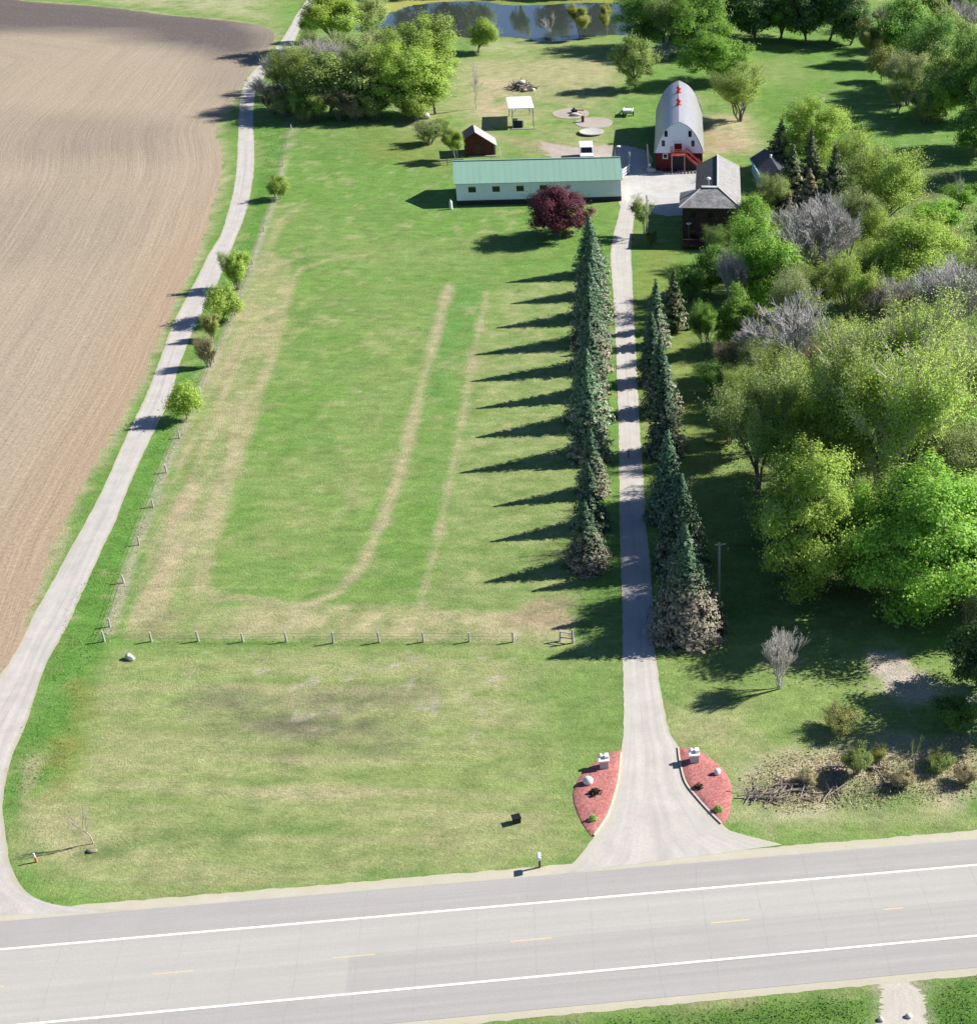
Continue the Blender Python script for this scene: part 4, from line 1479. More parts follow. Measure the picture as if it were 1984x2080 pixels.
# ---- edge of the wood at the top of the meadow
WG = "trees of the far wood beyond the meadow"
for (v, lf, x, y, ay, rx, lb) in (
    ('dense1', 'dark', 1482, 74, -60, 46, "dark tree in the shaded far wood, first from the round bright green tree"),
    ('dense3', 'dark', 1530, 84, -70, 48, "dark tree in the shaded far wood, second from the round bright green tree"),
    ('bigd2', 'mid', 1585, 78, -80, 50, "green topped tree in the shaded far wood, third from the round bright green tree"),
    ('dense0', 'dark', 1634, 86, -60, 46, "dark tree in the shaded far wood, left of the centre of the tree line"),
    ('dense2', 'mid', 1684, 84, -70, 48, "green tree in the shaded far wood above the meadow shadow"),
    ('dense3', 'dark', 1726, 92, -50, 44, "dark tree at the right end of the shaded far wood"),
    ('dense1', 'mid', 1510, 40, -100, 46, "tree of the second rank in the far wood, behind the first dark tree"),
    ('dense0', 'mid', 1610, 38, -100, 50, "tree of the second rank in the far wood, behind its centre"),
    ('dense2', 'yellow', 1700, 40, -100, 46, "lighter tree of the second rank in the far wood"),
    ('bare0', None, 1790, 70, 6, 20, "pale leafless tree at the upper corner of the meadow"),
    ('tall1', 'gold', 1766, 132, 44, 26, "golden poplar at the wood edge, the left one of the upper pair"),
    ('tall0', 'gold', 1792, 130, 40, 22, "golden poplar at the wood edge, the right one of the upper pair"),
    ('bush0', 'gold', 1790, 166, 92, 30, "round golden tree at the wood edge below the poplar pair"),
):
    plant(v, lf, x, y, ay, rx, lb, "wood_edge_tree", "tree", WG, M_PALEBARK if lf is None else None)
RG = "trees of the upper right wood"
for (v, lf, x, y, ay, rx, lb) in (
    ('dense1', 'mid', 1830, 128, -10, 48, "mid green tree at the top of the upper right wood, right of the golden poplars"),
    ('dense3', 'olive', 1880, 100, -40, 50, "olive tree at the top of the upper right wood, at the picture edge"),
    ('airy0', 'olive', 1850, 60, -60, 50, "olive tree of the back rank in the upper right wood"),
    ('dense0', 'mid', 1930, 70, -60, 52, "green tree of the back rank at the far corner of the upper right wood"),
    ('dense2', 'yellow', 1985, 60, -70, 48, "yellow green tree at the far top right corner"),
    ('bare1', None, 1962, 90, 0, 40, "grey leafless crown near the top right corner"),
    ('bigd2', 'mid', 1880, 190, 28, 52, "big clumpy green tree in the upper right wood"),
    ('dense1', 'olive', 1935, 175, 30, 50, "olive tree behind the big clumpy one in the upper right wood"),
    ('airy1', 'pale', 1842, 215, 104, 44, "pale grey green willow at the meadow edge of the upper right wood"),
    ('dense3', 'olive', 1920, 235, 78, 50, "clumpy olive tree in the front of the upper right wood"),
    ('bigd2', 'mid', 1978, 250, 66, 54, "large green tree cut by the right edge of the picture"),
    ('bush1', 'olive', 1878, 252, 186, 30, "low olive bush in the shade of the upper right wood"),
    ('airy0', 'olive', 1822, 232, 160, 26, "small grey green tree at the shaded meadow edge"),
    ('bush0', 'yellow', 1900, 250, 160, 34, "sunlit yellow green bush in the upper right wood"),
    ('dense0', 'mid', 1975, 320, 196, 46, "mid green tree lower down on the right picture edge"),
    ('dense1', 'mid', 2040, 300, 120, 60, "tree just past the right picture edge shading the meadow"),
    ('dense2', 'mid', 2060, 360, 190, 60, "tree past the right picture edge, level with the barn"),
    ('bush1', 'bright', 1950, 420, 372, 34, "bright green thicket at the right edge below the shaded meadow"),
    ('thin', None, 1944, 430, 338, 16, "thin grey leafless sapling near the right edge"),
):
    plant(v, lf, x, y, ay, rx, lb, "wood_tree", "tree", RG, M_GREYBARK if lf is None else None)

# ---- dark pines and mixed trees beside the house
PG = "dark pines beside the house"
for (v, lf, x, y, ay, rx, lb) in (
    ('pine0', 'pine', 1584, 340, 243, 36, "dark pine standing over the small teal trimmed shed"),
    ('pine1', 'pine', 1606, 418, 290, 36, "dark bushy pine right of the one over the teal trimmed shed"),
    ('pine0', 'pine', 1643, 405, 256, 32, "tall dark pine in the middle of the pine group"),
    ('pine1', 'pine', 1690, 430, 292, 40, "broad dark pine at the right end of the pine group"),
    ('pine1', 'pinetan', 1640, 470, 340, 40, "brownish pine in front of the pine group"),
    ('pine1', 'pinetan', 1598, 484, 388, 34, "tan green pine at the lower left of the pine group"),
):
    plant(v, lf, x, y, ay, rx, lb, "pine_tree", "pine", PG)
HG = "trees of the near wood right of the drive"
for (v, lf, x, y, ay, rx, lb) in (
    ('bigd2', 'yellow', 1655, 345, 196, 62, "soft yellow green tree rising behind the dark pines"),
    ('airy0', 'yellow', 1735, 400, 262, 56, "yellow green tree right of the soft one behind the pines"),
    ('airy1', 'yellow', 1788, 472, 298, 76, "wide pale yellow green tree with fine branches right of the pines"),
    ('airy2', 'olive', 1722, 520, 380, 50, "olive sparse tree below the pines"),
    ('dense2', 'bright', 1532, 494, 392, 36, "fresh green tree against the right wall of the dark house"),
    ('bigd2', 'bright', 1542, 628, 440, 66, "bright light green tree below the dark house"),
    ('barebush', None, 1486, 642, 500, 26, "grey leafless shrub tree left of the bright light green one"),
    ('bare1', None, 1660, 600, 402, 80, "large purplish grey leafless tree in the middle of the near wood"),
    ('airy0', 'yellow', 1722, 672, 520, 48, "tan olive tree in front of the large leafless one"),
    ('bigd', 'yellow', 1852, 630, 432, 94, "broad yellow tree with a dark forked trunk near the right edge"),
    ('bare1', None, 1900, 715, 520, 84, "tan leafless tree below the broad yellow one at the right edge"),
    ('airy2', 'olive', 1970, 640, 500, 56, "olive tree cut by the right picture edge, level with the leafless tan one"),
    ('airy0', 'pale', 1610, 700, 545, 52, "grey olive tree behind the wide low leafless crown"),
    ('bare2', None, 1596, 792, 610, 98, "wide low grey leafless crown left of the tallest tree"),
    ('tall1', 'bright', 1432, 722, 606, 26, "small bright green tree with a pale trunk near the right spruce row"),
    ('dense3', 'bright', 1490, 712, 578, 38, "round bright green tree right of the small one with the pale trunk"),
    ('bush2', 'tan', 1480, 770, 690, 30, "tan thin undergrowth below the round bright green tree"),
    ('airy2', 'orange', 1662, 860, 690, 36, "orange tinted budding tree beside the tallest tree"),
    ('big', 'big', 1808, 1040, 604, 142, "tallest pale yellow green tree with long light limbs in the near wood"),
    ('airy1', 'yellow', 1570, 915, 702, 60, "yellow green airy tree left of the orange tinted one"),
    ('airy0', 'olive', 1538, 1000, 735, 76, "tall olive shaded tree at the lawn edge of the near wood"),
    ('bigd2', 'yellow', 1690, 1010, 740, 78, "yellow green tree under the left side of the tallest tree"),
    ('airy1', 'pale', 1985, 900, 680, 70, "olive tree on the right picture edge beside the tallest tree"),
    ('airy1', 'pale', 1938, 1065, 850, 70, "pale rounded willow right of the tallest tree's foot"),
    ('bigd', 'yellow', 1636, 1202, 900, 104, "lush yellow green tree at the front left of the near wood"),
    ('bigd', 'bright', 1868, 1238, 940, 138, "big bright green tree at the front right of the near wood, with leaning dark trunk"),
    ('bare2', None, 1770, 1120, 1000, 50, "grey leafless tangle between the two front trees of the near wood"),
    ('airy2', 'pale', 1966, 1285, 1130, 46, "pale olive bush at the right edge below the big bright green tree"),
    ('dense3', 'dark', 1985, 1395, 1215, 62, "dark shaded tree at the right edge above the weedy ditch"),
    ('dense1', 'mid', 2110, 1440, 1180, 90, "tree just past the right edge shading the lower lawn"),
    ('dense2', 'mid', 2060, 1240, 1000, 90, "tree just past the right edge beside the front of the wood"),
    ('airy0', 'olive', 2070, 800, 560, 90, "tree past the right edge behind the pale willow"),
    ('dense0', 'mid', 2040, 560, 400, 70, "green tree past the right edge level with the house"),
    ('bush1', 'mid', 1400, 610, 540, 36, "dark green shrub in the shade below the house lawn"),
    ('pine1', 'pine', 1368, 668, 546, 30, "dark conifer in the shade beside the slim right row spruce"),
    ('dense2', 'mid', 1440, 600, 498, 42, "shaded green tree at the edge of the house lawn"),
    ('bush1', 'olive', 1480, 900, 830, 36, "olive shrub in the strip between the spruces and the near wood"),
    ('bush0', 'mid', 1730, 1190, 1110, 44, "shaded green bush under the two front trees"),
    ('bush1', 'olive', 1560, 1110, 1020, 36, "shaded olive bush at the lawn edge beneath the tall olive tree"),
    ('bush1', 'olive', 1760, 770, 690, 44, "olive bush behind the left side of the tallest tree"),
    ('bush0', 'yellow', 1905, 840, 740, 44, "yellow green bush right of the tallest tree"),
    ('bush1', 'bright', 1900, 470, 415, 46, "green thicket above the broad yellow tree"),
    ('airy1', 'yellow', 1640, 655, 535, 48, "olive tree under the left side of the large leafless one"),
    ('airy0', 'yellow', 1770, 640, 505, 50, "yellow green tree between the tan olive tree and the broad yellow one"),
    ('airy2', 'tan', 1800, 700, 590, 52, "tan budding tree above the top of the tallest tree"),
    ('bush1', 'olive', 1540, 720, 640, 40, "olive thicket right of the round bright green tree"),
    ('airy1', 'yellow', 1620, 960, 770, 60, "yellow green airy tree in front of the orange tinted one"),
    ('dense3', 'bright', 1920, 1010, 800, 70, "mid green tree between the tallest tree and the pale willow"),
    ('airy1', 'yellow', 1750, 1150, 960, 66, "olive tree filling the gap between the two front trees"),
    ('bush0', 'olive', 1480, 560, 500, 34, "olive bush at the corner of the dark house"),
    ('airy0', 'yellow', 1780, 540, 420, 52, "olive green tree left of the broad yellow one"),
    ('bush1', 'yellow', 1690, 740, 660, 46, "yellow green thicket behind the orange tinted tree"),
    ('airy1', 'olive', 1545, 800, 690, 44, "olive airy tree behind the tall olive shaded one"),
    ('bare2', None, 1520, 760, 640, 46, "low grey leafless crown left of the wide one"),
    ('bush1', 'mid', 1450, 800, 735, 30, "dark bush on the shaded strip beside the right spruce row"),
    ('bare1', None, 1730, 470, 395, 44, "grey leafless crown right of the large purplish one"),
    ('bigd2', 'bright', 1752, 1192, 985, 74, "bright green tree squeezed between the two big front trees of the near wood"),
    ('bigd2', 'yellow', 1968, 1180, 960, 78, "yellow green tree at the right edge behind the big bright green tree"),
    ('airy1', 'yellow', 1600, 1010, 830, 66, "yellow green airy tree behind the lush front left tree of the near wood"),
    ('airy1', 'olive', 1565, 440, 352, 34, "olive green tree half hiding the teal trimmed shed"),
    ('airy1', 'yellow', 1505, 470, 398, 28, "small yellow green tree against the right corner of the dark house"),
    ('airy0', 'yellow', 1605, 560, 450, 46, "yellow green tree between the bright light green one and the large leafless one"),
    ('airy1', 'yellow', 1500, 840, 745, 40, "yellow green thicket tree in front of the wide low leafless crown"),
    ('bare2', None, 1478, 600, 500, 34, "pale grey leafless shrub tree at the corner of the house lawn"),
    ('airy1', 'bright', 1470, 545, 455, 34, "fresh green tree covering the right end of the house deck"),
    ('airy0', 'yellow', 1860, 760, 610, 60, "yellow green tree at the right shoulder of the tallest tree"),
    ('airy1', 'yellow', 1700, 840, 650, 60, "yellow green tree at the left shoulder of the tallest tree"),
    ('bare1', None, 1790, 690, 560, 50, "greyish leafless crown above the tallest tree"),
    ('bare2', None, 1560, 560, 470, 40, "grey leafless shrub tree behind the bright light green one"),
    ('bush1', 'mid', 1640, 520, 450, 40, "shaded thicket left of the large leafless tree"),
):
    plant(v, lf, x, y, ay, rx, lb, "wood_tree", "tree", HG, M_GREYBARK if lf is None else (M_PALEBARK if v == 'big' else None))

# ================================================================== BUILDINGS
M_GREENROOF = mat("green_metal_roof", (.205, .345, .275), .06, .6, .55, stretch=(3, .2, .2), spec=.4)
M_WHITESIDE = mat("white_metal_siding", (.72, .78, .84), .05, 1.2, .6)
M_DARKBASE = mat("dark_wainscot", (.035, .035, .04), .2, 2, .8)
M_WHITETRIM = mat("white_trim", (.80, .80, .80), .04, 2, .6)
M_GLASS = mat("dark_glass", (.012, .014, .018), .2, 2, .15, spec=.5)
M_STEEL = mat("galvanised_roof", (.40, .395, .41), .08, .8, .38, .25, stretch=(1, .15, 1), spec=.5)
M_BARNRED = mat("barn_red", (.115, .018, .020), .25, 2, .85)
M_DECKRED = mat("red_deck_paint", (.46, .085, .065), .2, 3, .7)
M_REDVENT = mat("red_vent_paint", (.60, .10, .085), .12, 3, .5)
M_CONC = mat("concrete", (.44, .43, .41), .14, 2, .9)
M_LOG = mat("dark_log_wall", (.050, .030, .024), .35, 3, .85, stretch=(.3, .3, 5))
M_DARKWOOD = mat("dark_stained_wood", (.075, .042, .032), .3, 4, .8)
M_SHINGLE = mat("weathered_shingles", (.165, .165, .168), .55, 2.4, .9, dirt=(.42, .40, .37), dirt_amt=.7)
M_SHINGLE_SUN = mat("sun_toned_shingles", (.27, .262, .255), .30, 2.4, .9, dirt=(.17, .165, .165), dirt_amt=.6)  # lighter copy for the sunny slope, sunlight put into the colour
M_SHINGLE_SHADE = mat("shade_toned_shingles", (.060, .060, .066), .3, 2.4, .9, dirt=(.10, .10, .105), dirt_amt=.5)  # darker copy for the slope turned from the sun, shade put into the colour
M_FLASH = mat("ridge_flashing", (.47, .47, .46), .12, 3, .6)
M_TEAL = mat("pale_teal_paint", (.22, .42, .42), .1, 3, .7)
M_NAVYROOF = mat("dark_shed_roof", (.055, .058, .07), .25, 2, .85)
M_RUSTRED = mat("old_red_boards", (.105, .028, .022), .35, 4, .9, stretch=(4, 4, .3), dirt=(.07, .06, .055))
M_OLDROOF = mat("old_grey_sheet_roof", (.34, .33, .32), .2, 1.5, .8, stretch=(.4, 3, 1), dirt=(.20, .175, .155))
M_DARKROOF = mat("dark_felt_roof", (.05, .05, .058), .3, 2, .9, dirt=(.16, .16, .17))
M_WEATHER = mat("weathered_wood", (.33, .31, .28), .2, 5, .9, stretch=(2, 2, .4))
M_BROWNW = mat("brown_timber", (.13, .09, .065), .25, 4, .9)
M_WHITEMETAL = mat("white_sheet_metal", (.80, .82, .84), .03, 1, .45)
M_STONE = mat("light_stone", (.46, .44, .41), .2, 5, .9)
M_WHITESTONE = mat("white_boulder", (.72, .71, .68), .12, 4, .9)
M_BLACK = mat("black_plastic", (.012, .012, .014), .2, 4, .5)
M_MULCH = mat("red_mulch", (.385, .150, .135), .60, 5.0, .95, dirt=(.24, .075, .065))
M_EDGE = mat("pale_edging", (.50, .45, .37), .15, 3, .9)
M_GREY = mat("grey_metal", (.30, .31, .32), .1, 3, .5, .3)
M_TYRE = mat("tyre_rubber", (.02, .02, .02), .2, 5, .9)
M_ORANGE = mat("orange_marker", (.75, .20, .10), .1, 4, .6)
M_BRANCH = mat("brush_wood", (.24, .20, .165), .35, 3, .95)


def frame(pA, pB):
    """local frame of a building: x along the front from A to B, y away from the camera"""
    x = (pB - pA)
    L = x.length
    x.normalize()
    y = Vector((-x.y, x.x, 0))
    return x, y, L


def turned(pA, width_px_x, ya, yb, z, xr):
    """frame of a building whose ridge runs straight up the picture at column xr (rows ya..yb, height z)"""
    y = (P(xr, yb, z) - P(xr, ya, z)).normalized()
    y.z = 0
    x = Vector((y.y, -y.x, 0))
    lo, hi = 1, 40
    for _ in range(40):
        m_ = (lo + hi) / 2
        if proj(pA + x * m_)[0] < width_px_x:
            lo = m_
        else:
            hi = m_
    return x, y, lo


def at_front(name, label, cat, pA, pB, group=None):
    x, y, L = frame(pA, pB)
    t = thing(name, label, cat, (pA.x, pA.y, 0), math.atan2(x.y, x.x), group)
    return t, L


def window(parent, name, x, y, z, w, h, frame_mat, glass=None, fw=.09, d=.05):
    """framed window on a wall facing -y; glass is a part of the frame"""
    b = MB()
    b.box((x, y - d / 2, z + h / 2 + fw / 2), (w + 2 * fw, d, fw))
    b.box((x, y - d / 2, z - h / 2 - fw / 2), (w + 2 * fw, d + .03, fw))
    b.box((x - w / 2 - fw / 2, y - d / 2, z), (fw, d, h))
    b.box((x + w / 2 + fw / 2, y - d / 2, z), (fw, d, h))
    o = b.build(name, frame_mat, parent)
    MB().box((x, y - d * .25, z), (w, d * .3, h)).build("pane", glass or M_GLASS, o)
    return o


# ---- long white building with a green roof
t, L = at_front("long_building", "long low white metal building with green roof and small dark windows", "building", P(929, 417.5), P(1261.5, 408.5))
Wd, EV, RG_ = 9.0, 3.55, 5.55
b = MB()
for (xx, yy, sx, sy) in ((L / 2, .06, L, .12), (L / 2, Wd - .06, L, .12)):
    b.box((xx, yy, .75 + (EV - .75) / 2), (sx, sy, EV - .75))
for xx in (.06, L - .06):
    b.add([(xx - .06, .12, .75), (xx + .06, .12, .75), (xx + .06, Wd - .12, .75), (xx - .06, Wd - .12, .75),
           (xx - .06, .12, EV), (xx + .06, .12, EV), (xx + .06, Wd / 2, RG_ - .06), (xx - .06, Wd / 2, RG_ - .06), (xx + .06, Wd - .12, EV), (xx - .06, Wd - .12, EV)],
          [(0, 3, 9, 7, 4), (1, 5, 6, 8, 2), (0, 1, 2, 3), (0, 4, 5, 1), (2, 8, 9, 3)])
b.build("wall", M_WHITESIDE, t)
b = MB()
b.box((L / 2, .05, .375), (L, .18, .75)).box((L / 2, Wd - .05, .375), (L, .18, .75)).box((.05, Wd / 2, .375), (.18, Wd - .3, .75)).box((L - .05, Wd / 2, .375), (.18, Wd - .3, .75))
b.build("wainscot", M_DARKBASE, t)
b = MB()
ov, og = .38, .30
for s in (0, 1):
    y0 = -ov if s == 0 else Wd + ov
    e = EV - ov * (RG_ - EV) / (Wd / 2)
    b.slab([(-og, y0, e + .08), (L + og, y0, e + .08), (L + og, Wd / 2, RG_ + .08), (-og, Wd / 2, RG_ + .08)], .07)
    k = 0.0
    while k < L:
        b.bar((k, y0, e + .082), (k, Wd / 2, RG_ + .082), .03, .02)
        k += .95
roof = b.build("roof", M_GREENROOF, t)
b = MB()
b.bar((-og, Wd / 2, RG_ + .12), (L + og, Wd / 2, RG_ + .12), .35, .06)
b.build("ridge_cap", M_GREENROOF, roof)
for (px_, py_) in ((960.8, 388), (1008.7, 386.8), (1057, 385.5), (1104, 384)):
    k = L * (px_ - 929) / (1261.5 - 929)
    window(t, "window", k, 0, 2.42, 1.15, .85, M_WHITETRIM, None, .05)

# ---- red and white barn with a rounded steel roof
RB = hgt(1331, 346, 311)
HT = hgt(1378, 346, 248)
bX, bY, L = turned(P(1330.5, 345.5), 1427.5, 248, 167, HT, 1376.5)
bA = P(1330.5, 345.5)
bB = bA + bX * L
t, L = at_front("barn", "white fronted barn with rounded silver roof and red lower walls", "barn", bA, bB)
# length from the far end of the ridge
lo, hi = 4.0, 45.0
ax, ay_, _ = frame(bA, bB)
mid0 = bA.lerp(bB, .5)
for _ in range(40):
    mm_ = (lo + hi) / 2
    if proj(mid0 + ay_ * mm_ + Vector((0, 0, HT)))[1] > 166:
        lo = mm_
    else:
        hi = mm_
BL = lo
HW = L / 2
prof = []
for k in range(25):
    u = math.cos(math.pi * k / 24)
    q_ = abs(u)
    prof.append((L / 2 - HW * u, RB + (HT - RB) * (1 - .28 * q_ - .72 * q_ ** 3.0)))
for yy in (.1, BL - .1):
    b = MB()
    n_ = len(prof)
    vs = [(p[0], yy - .1, p[1]) for p in prof] + [(p[0], yy + .1, p[1]) for p in prof]
    b.add(vs, [tuple(range(n_))[::-1], tuple(range(n_, 2 * n_))] + [(i, (i + 1) % n_, n_ + (i + 1) % n_, n_ + i) for i in range(n_)])
    b.build("gable_wall", M_WHITESIDE, t)
b = MB()
b.box((L / 2, .1, RB / 2), (L - .3, .2, RB)).box((L / 2, BL - .1, RB / 2), (L - .3, .2, RB))
b.box((.2, BL / 2, RB / 2), (.2, BL - .4, RB)).box((L - .2, BL / 2, RB / 2), (.2, BL - .4, RB))
b.build("lower_wall", M_BARNRED, t)
b = MB()
outer = [(L / 2 + (p[0] - L / 2) * 1.045, RB - .12 + (p[1] - RB) * 1.03 + .12) for p in prof]
N2_ = len(outer)
vs = []
for yy in (-.28, BL + .28):
    vs += [(p[0], yy, p[1]) for p in outer]
    vs += [(L / 2 + (p[0] - L / 2) * .985, yy, p[1] - .07) for p in outer]
fs = []
for i in range(N2_ - 1):
    fs.append((i, i + 1, 2 * N2_ + i + 1, 2 * N2_ + i))
    fs.append((N2_ + i + 1, N2_ + i, 3 * N2_ + i, 3 * N2_ + i + 1))
    fs.append((i + 1, i, N2_ + i, N2_ + i + 1))
    fs.append((2 * N2_ + i, 2 * N2_ + i + 1, 3 * N2_ + i + 1, 3 * N2_ + i))
b.add(vs, fs)
yy = .6
while yy < BL:                                   # standing seams
    for i in range(N2_ - 1):
        p, q = outer[i], outer[i + 1]
        b.bar((p[0], yy, p[1] + .01), (q[0], yy, q[1] + .01), .05, .04)
    yy += 1.0
roof = b.build("roof", M_STEEL, t)
for py_ in (182, 207):
    lo, hi = 0, BL
    for _ in range(30):
        mm_ = (lo + hi) / 2
        if proj(mid0 + ay_ * mm_ + Vector((0, 0, HT + .6)))[1] > py_:
            lo = mm_
        else:
            hi = mm_
    b = MB()
    b.lathe((L / 2, lo, HT - .05), [(.48, 0), (.48, .35), (.28, .5), (.28, .8), (.5, .85), (.42, 1.05), (.12, 1.22), (.04, 1.5)], 12)
    b.build("roof_vent", M_REDVENT, roof, True)
for (x0, y0) in ((1353.2, 272), (1400.7, 272), (1347.6, 291.5), (1406.5, 291.5)):
    k = L * (x0 - 1331) / 96.0
    z0 = hgt(x0, 346, y0)
    window(t, "window", k, 0, z0, .56, 1.0, M_WHITETRIM, None, .06)
k0 = L * (1351.3 - 1331) / 96.0
window(t, "lower_window", k0, .02, hgt(1351, 346, 317.5), .62, .62, M_WHITETRIM, None, .12)
kd = L * (1377.0 - 1331) / 96.0
zd0, zd1 = hgt(1377, 346, 310), hgt(1377, 346, 291)
b = MB()
b.box((kd, -.04, (zd0 + zd1) / 2), (1.25, .1, zd1 - zd0))
dr = b.build("loft_door", M_BARNRED, t)
b = MB()
b.box((kd, -.06, zd1 + .1), (1.9, .14, .2)).box((kd - .7, -.06, (zd0 + zd1) / 2), (.14, .13, zd1 - zd0)).box((kd + .7, -.06, (zd0 + zd1) / 2), (.14, .13, zd1 - zd0))
b.build("door_frame", M_WHITETRIM, dr)
b = MB()
b.box((kd, -.04, RB * .45), (1.7, .1, RB * .85))
b.build("ground_door", M_DARKBASE, t)
k1 = L * .80
b = MB()
b.box((k1, -.04, RB * .42), (2.4, .1, RB * .80))
b.build("stall_opening", M_DARKBASE, t)
# balcony, posts and stairs
dz = zd0 - .05
b = MB()
b.box((kd, -.95, dz), (2.5, 1.7, .16))
bal = b.build("balcony", M_DECKRED, t)
b = MB()
for xx in (kd - 1.2, kd - .4, kd + .4, kd + 1.2):
    b.box((xx, -1.75, dz + .52), (.09, .09, .9))
for zz in (.35, .65, .95):
    b.box((kd, -1.75, dz + zz), (2.5, .07, .12))
for yy in (-.2, -1.0):
    b.box((kd - 1.2, yy, dz + .52), (.09, .09, .9))
for zz in (.45, .95):
    b.box((kd - 1.2, -.95, dz + zz), (.07, 1.55, .12))
b.build("balcony_railing", M_DECKRED, bal)
for xx in (kd - 1.05, kd + 1.05):
    MB().box((xx, -1.65, dz / 2 - .04), (.16, .16, dz - .08)).build("balcony_post", M_WEATHER, bal)
b = MB()
x0, x1 = kd + 1.25, L - .1
for yy in (-.35, -1.45):
    b.bar((x0, yy, dz), (x1, yy, .35), .08, .30)
    b.bar((x0, yy, dz + .9), (x1, yy, 1.25), .07, .16)
    for q in range(4):
        f = q / 3
        b.box((x0 + (x1 - x0) * f, yy, dz + (.35 - dz) * f + .45), (.08, .08, .9))
for q in range(11):
    f = (q + .5) / 11
    b.box((x0 + (x1 - x0) * f, -.9, dz + (.35 - dz) * f), (.28, 1.05, .05))
b.build("stairs", M_DECKRED, t)
MB().box((L * .30, -.45, .06), (2.4, .9, .12)).build("entry_slab", M_DARKBASE, t)

# ---- dark two storey house with shingled roof
A = P(1386, 495)
hX, hY, L = turned(A, 1497, 378, 315, 7.2, 1457.2)
B_ = A + hX * L
t, L = at_front("log_house", "dark brown two storey house with weathered shingle roof and railed deck", "house", A, B_)
hx, hy, _ = frame(A, B_)
EV = hgt(1384, 496, 421)
# depth from the far eave
rz_ = EV + 1.75
mid0 = A.lerp(B_, .635)
lo, hi = 3, 40
for _ in range(40):
    mm_ = (lo + hi) / 2
    if proj(mid0 + hy * mm_ + Vector((0, 0, rz_)))[1] > 315:
        lo = mm_
    else:
        hi = mm_
HD = lo
xm0 = L * .27                              # the back part is narrower than the front
XR = L * .635
WF = 6.2
b = MB()
b.box((L / 2, WF / 2, EV / 2), (L, WF, EV))
b.box((xm0 + (L - xm0) / 2, WF + (HD - WF) / 2 - .2, EV / 2 - .01), (L - xm0 - .02, HD - WF - .4 + .4, EV - .02))
b.add([(xm0 + .02, HD - .02, EV - .02), (L - .02, HD - .02, EV - .02), (XR, HD - .02, rz_ - .15)], [(0, 2, 1)])
b.build("wall", M_LOG, t)
o_ = .5
b = MB()
pR0, pR1 = (XR, WF * .62, rz_), (XR, HD + .3, rz_)
pL = (XR - 2.35, WF * .62, rz_ - .12)
e0 = EV + .02
b.slab([(-o_, -o_, e0), (L + o_, -o_, e0), pR0, pL], .12)                     # front hip
b.slab([(-o_, WF + o_, e0), (-o_, -o_, e0), pL], .12)                         # left hip of the wing
b.slab([(xm0 - .4, WF + o_, e0 - .02), (-o_, WF + o_, e0 - .02), pL, (XR - 1.2, WF * .8, rz_ - .3)], .12)
roof = b.build("roof", M_SHINGLE, t)
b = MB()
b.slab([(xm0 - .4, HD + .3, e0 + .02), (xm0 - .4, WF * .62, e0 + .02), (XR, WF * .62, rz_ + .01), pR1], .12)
b.build("shade_toned_slope", M_SHINGLE_SHADE, roof)  # same roofing, its shade is painted in by the darker shingles
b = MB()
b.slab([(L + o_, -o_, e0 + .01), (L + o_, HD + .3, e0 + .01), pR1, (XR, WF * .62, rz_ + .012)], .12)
b.build("sunny_roof_slope", M_SHINGLE_SUN, roof)  # same roofing, its sunlight is painted in by the lighter shingles
b = MB()
b.bar((XR, WF * .6, rz_ + .06), (XR, HD + .3, rz_ + .06), .24, .07)
b.box((XR - 1.2, WF * .64, rz_ + .02), (2.4, .75, .08))
b.bar((XR + .1, WF * .60, rz_ + .05), (L + o_, -o_, e0 + .06), .14, .06)
b.bar((XR - 2.35, WF * .62, rz_ - .03), (-o_, -o_, e0 + .06), .12, .06)
b.build("flashing", M_FLASH, roof)
b = MB()
b.lathe((XR - 1.35, WF * .72, rz_ - .2), [(.10, 0), (.10, 1.15)], 10)
ch = b.build("stove_pipe", M_GREY, roof)
b = MB()
b.lathe((XR - 1.35, WF * .72, rz_ + .95), [(.22, 0), (.34, .08), (.28, .26), (.05, .36)], 12)
b.build("pipe_cap", M_WHITEMETAL, ch)
MB().box((XR - 1.95, WF * .74, rz_ - .15), (.9, .4, .22)).build("roof_hatch", M_FLASH, roof)
for (xx, zz) in ((1.5, EV - 1.1), (L - 1.8, EV - 1.1), (L * .5, EV - 1.1)):
    window(t, "window", xx, 0, zz, .9, 1.0, M_DARKWOOD)
for xx in (1.6, L - 1.7):
    window(t, "window", xx, 0, 1.35, 1.0, 1.1, M_DARKWOOD)
MB().box((L * .5, -.05, 1.05), (1.0, .12, 2.1)).build("door", M_DARKWOOD, t)
b = MB()
dzk = .55
b.box((L / 2, -1.35, dzk - .08), (L, 2.6, .16))
dk = b.build("deck", M_DARKWOOD, t)
b = MB()
k = .1
while k < L:
    b.box((k, -2.6, dzk + .48), (.05, .05, .9))
    k += .35
b.box((L / 2, -2.6, dzk + .95), (L, .10, .10)).box((L / 2, -2.6, dzk + .2), (L, .06, .08))
b.build("deck_railing", M_RUSTRED, dk)
for xx in (.1, L * .33, L * .66, L - .1):
    MB().box((xx, -2.5, dzk / 2 - .1), (.16, .16, dzk - .05)).build("deck_post", M_DARKWOOD, dk)
hw = thing("satellite_dish", "small white dish at the left front corner of the dark house", "dish", A + hx * .9 - hy * .4 + Vector((0, 0, 0)))
b = MB()
b.tube([(0, 0, 0), (0, 0, 3.0)], .03, 6)
b.build("mast", M_GREY, hw)
b = MB()
b.lathe((0, 0, 3.0), [(.05, 0), (.30, .06), (.42, .16), (.40, .18), (.05, .05)], 12)
b.build("reflector", M_WHITEMETAL, hw)

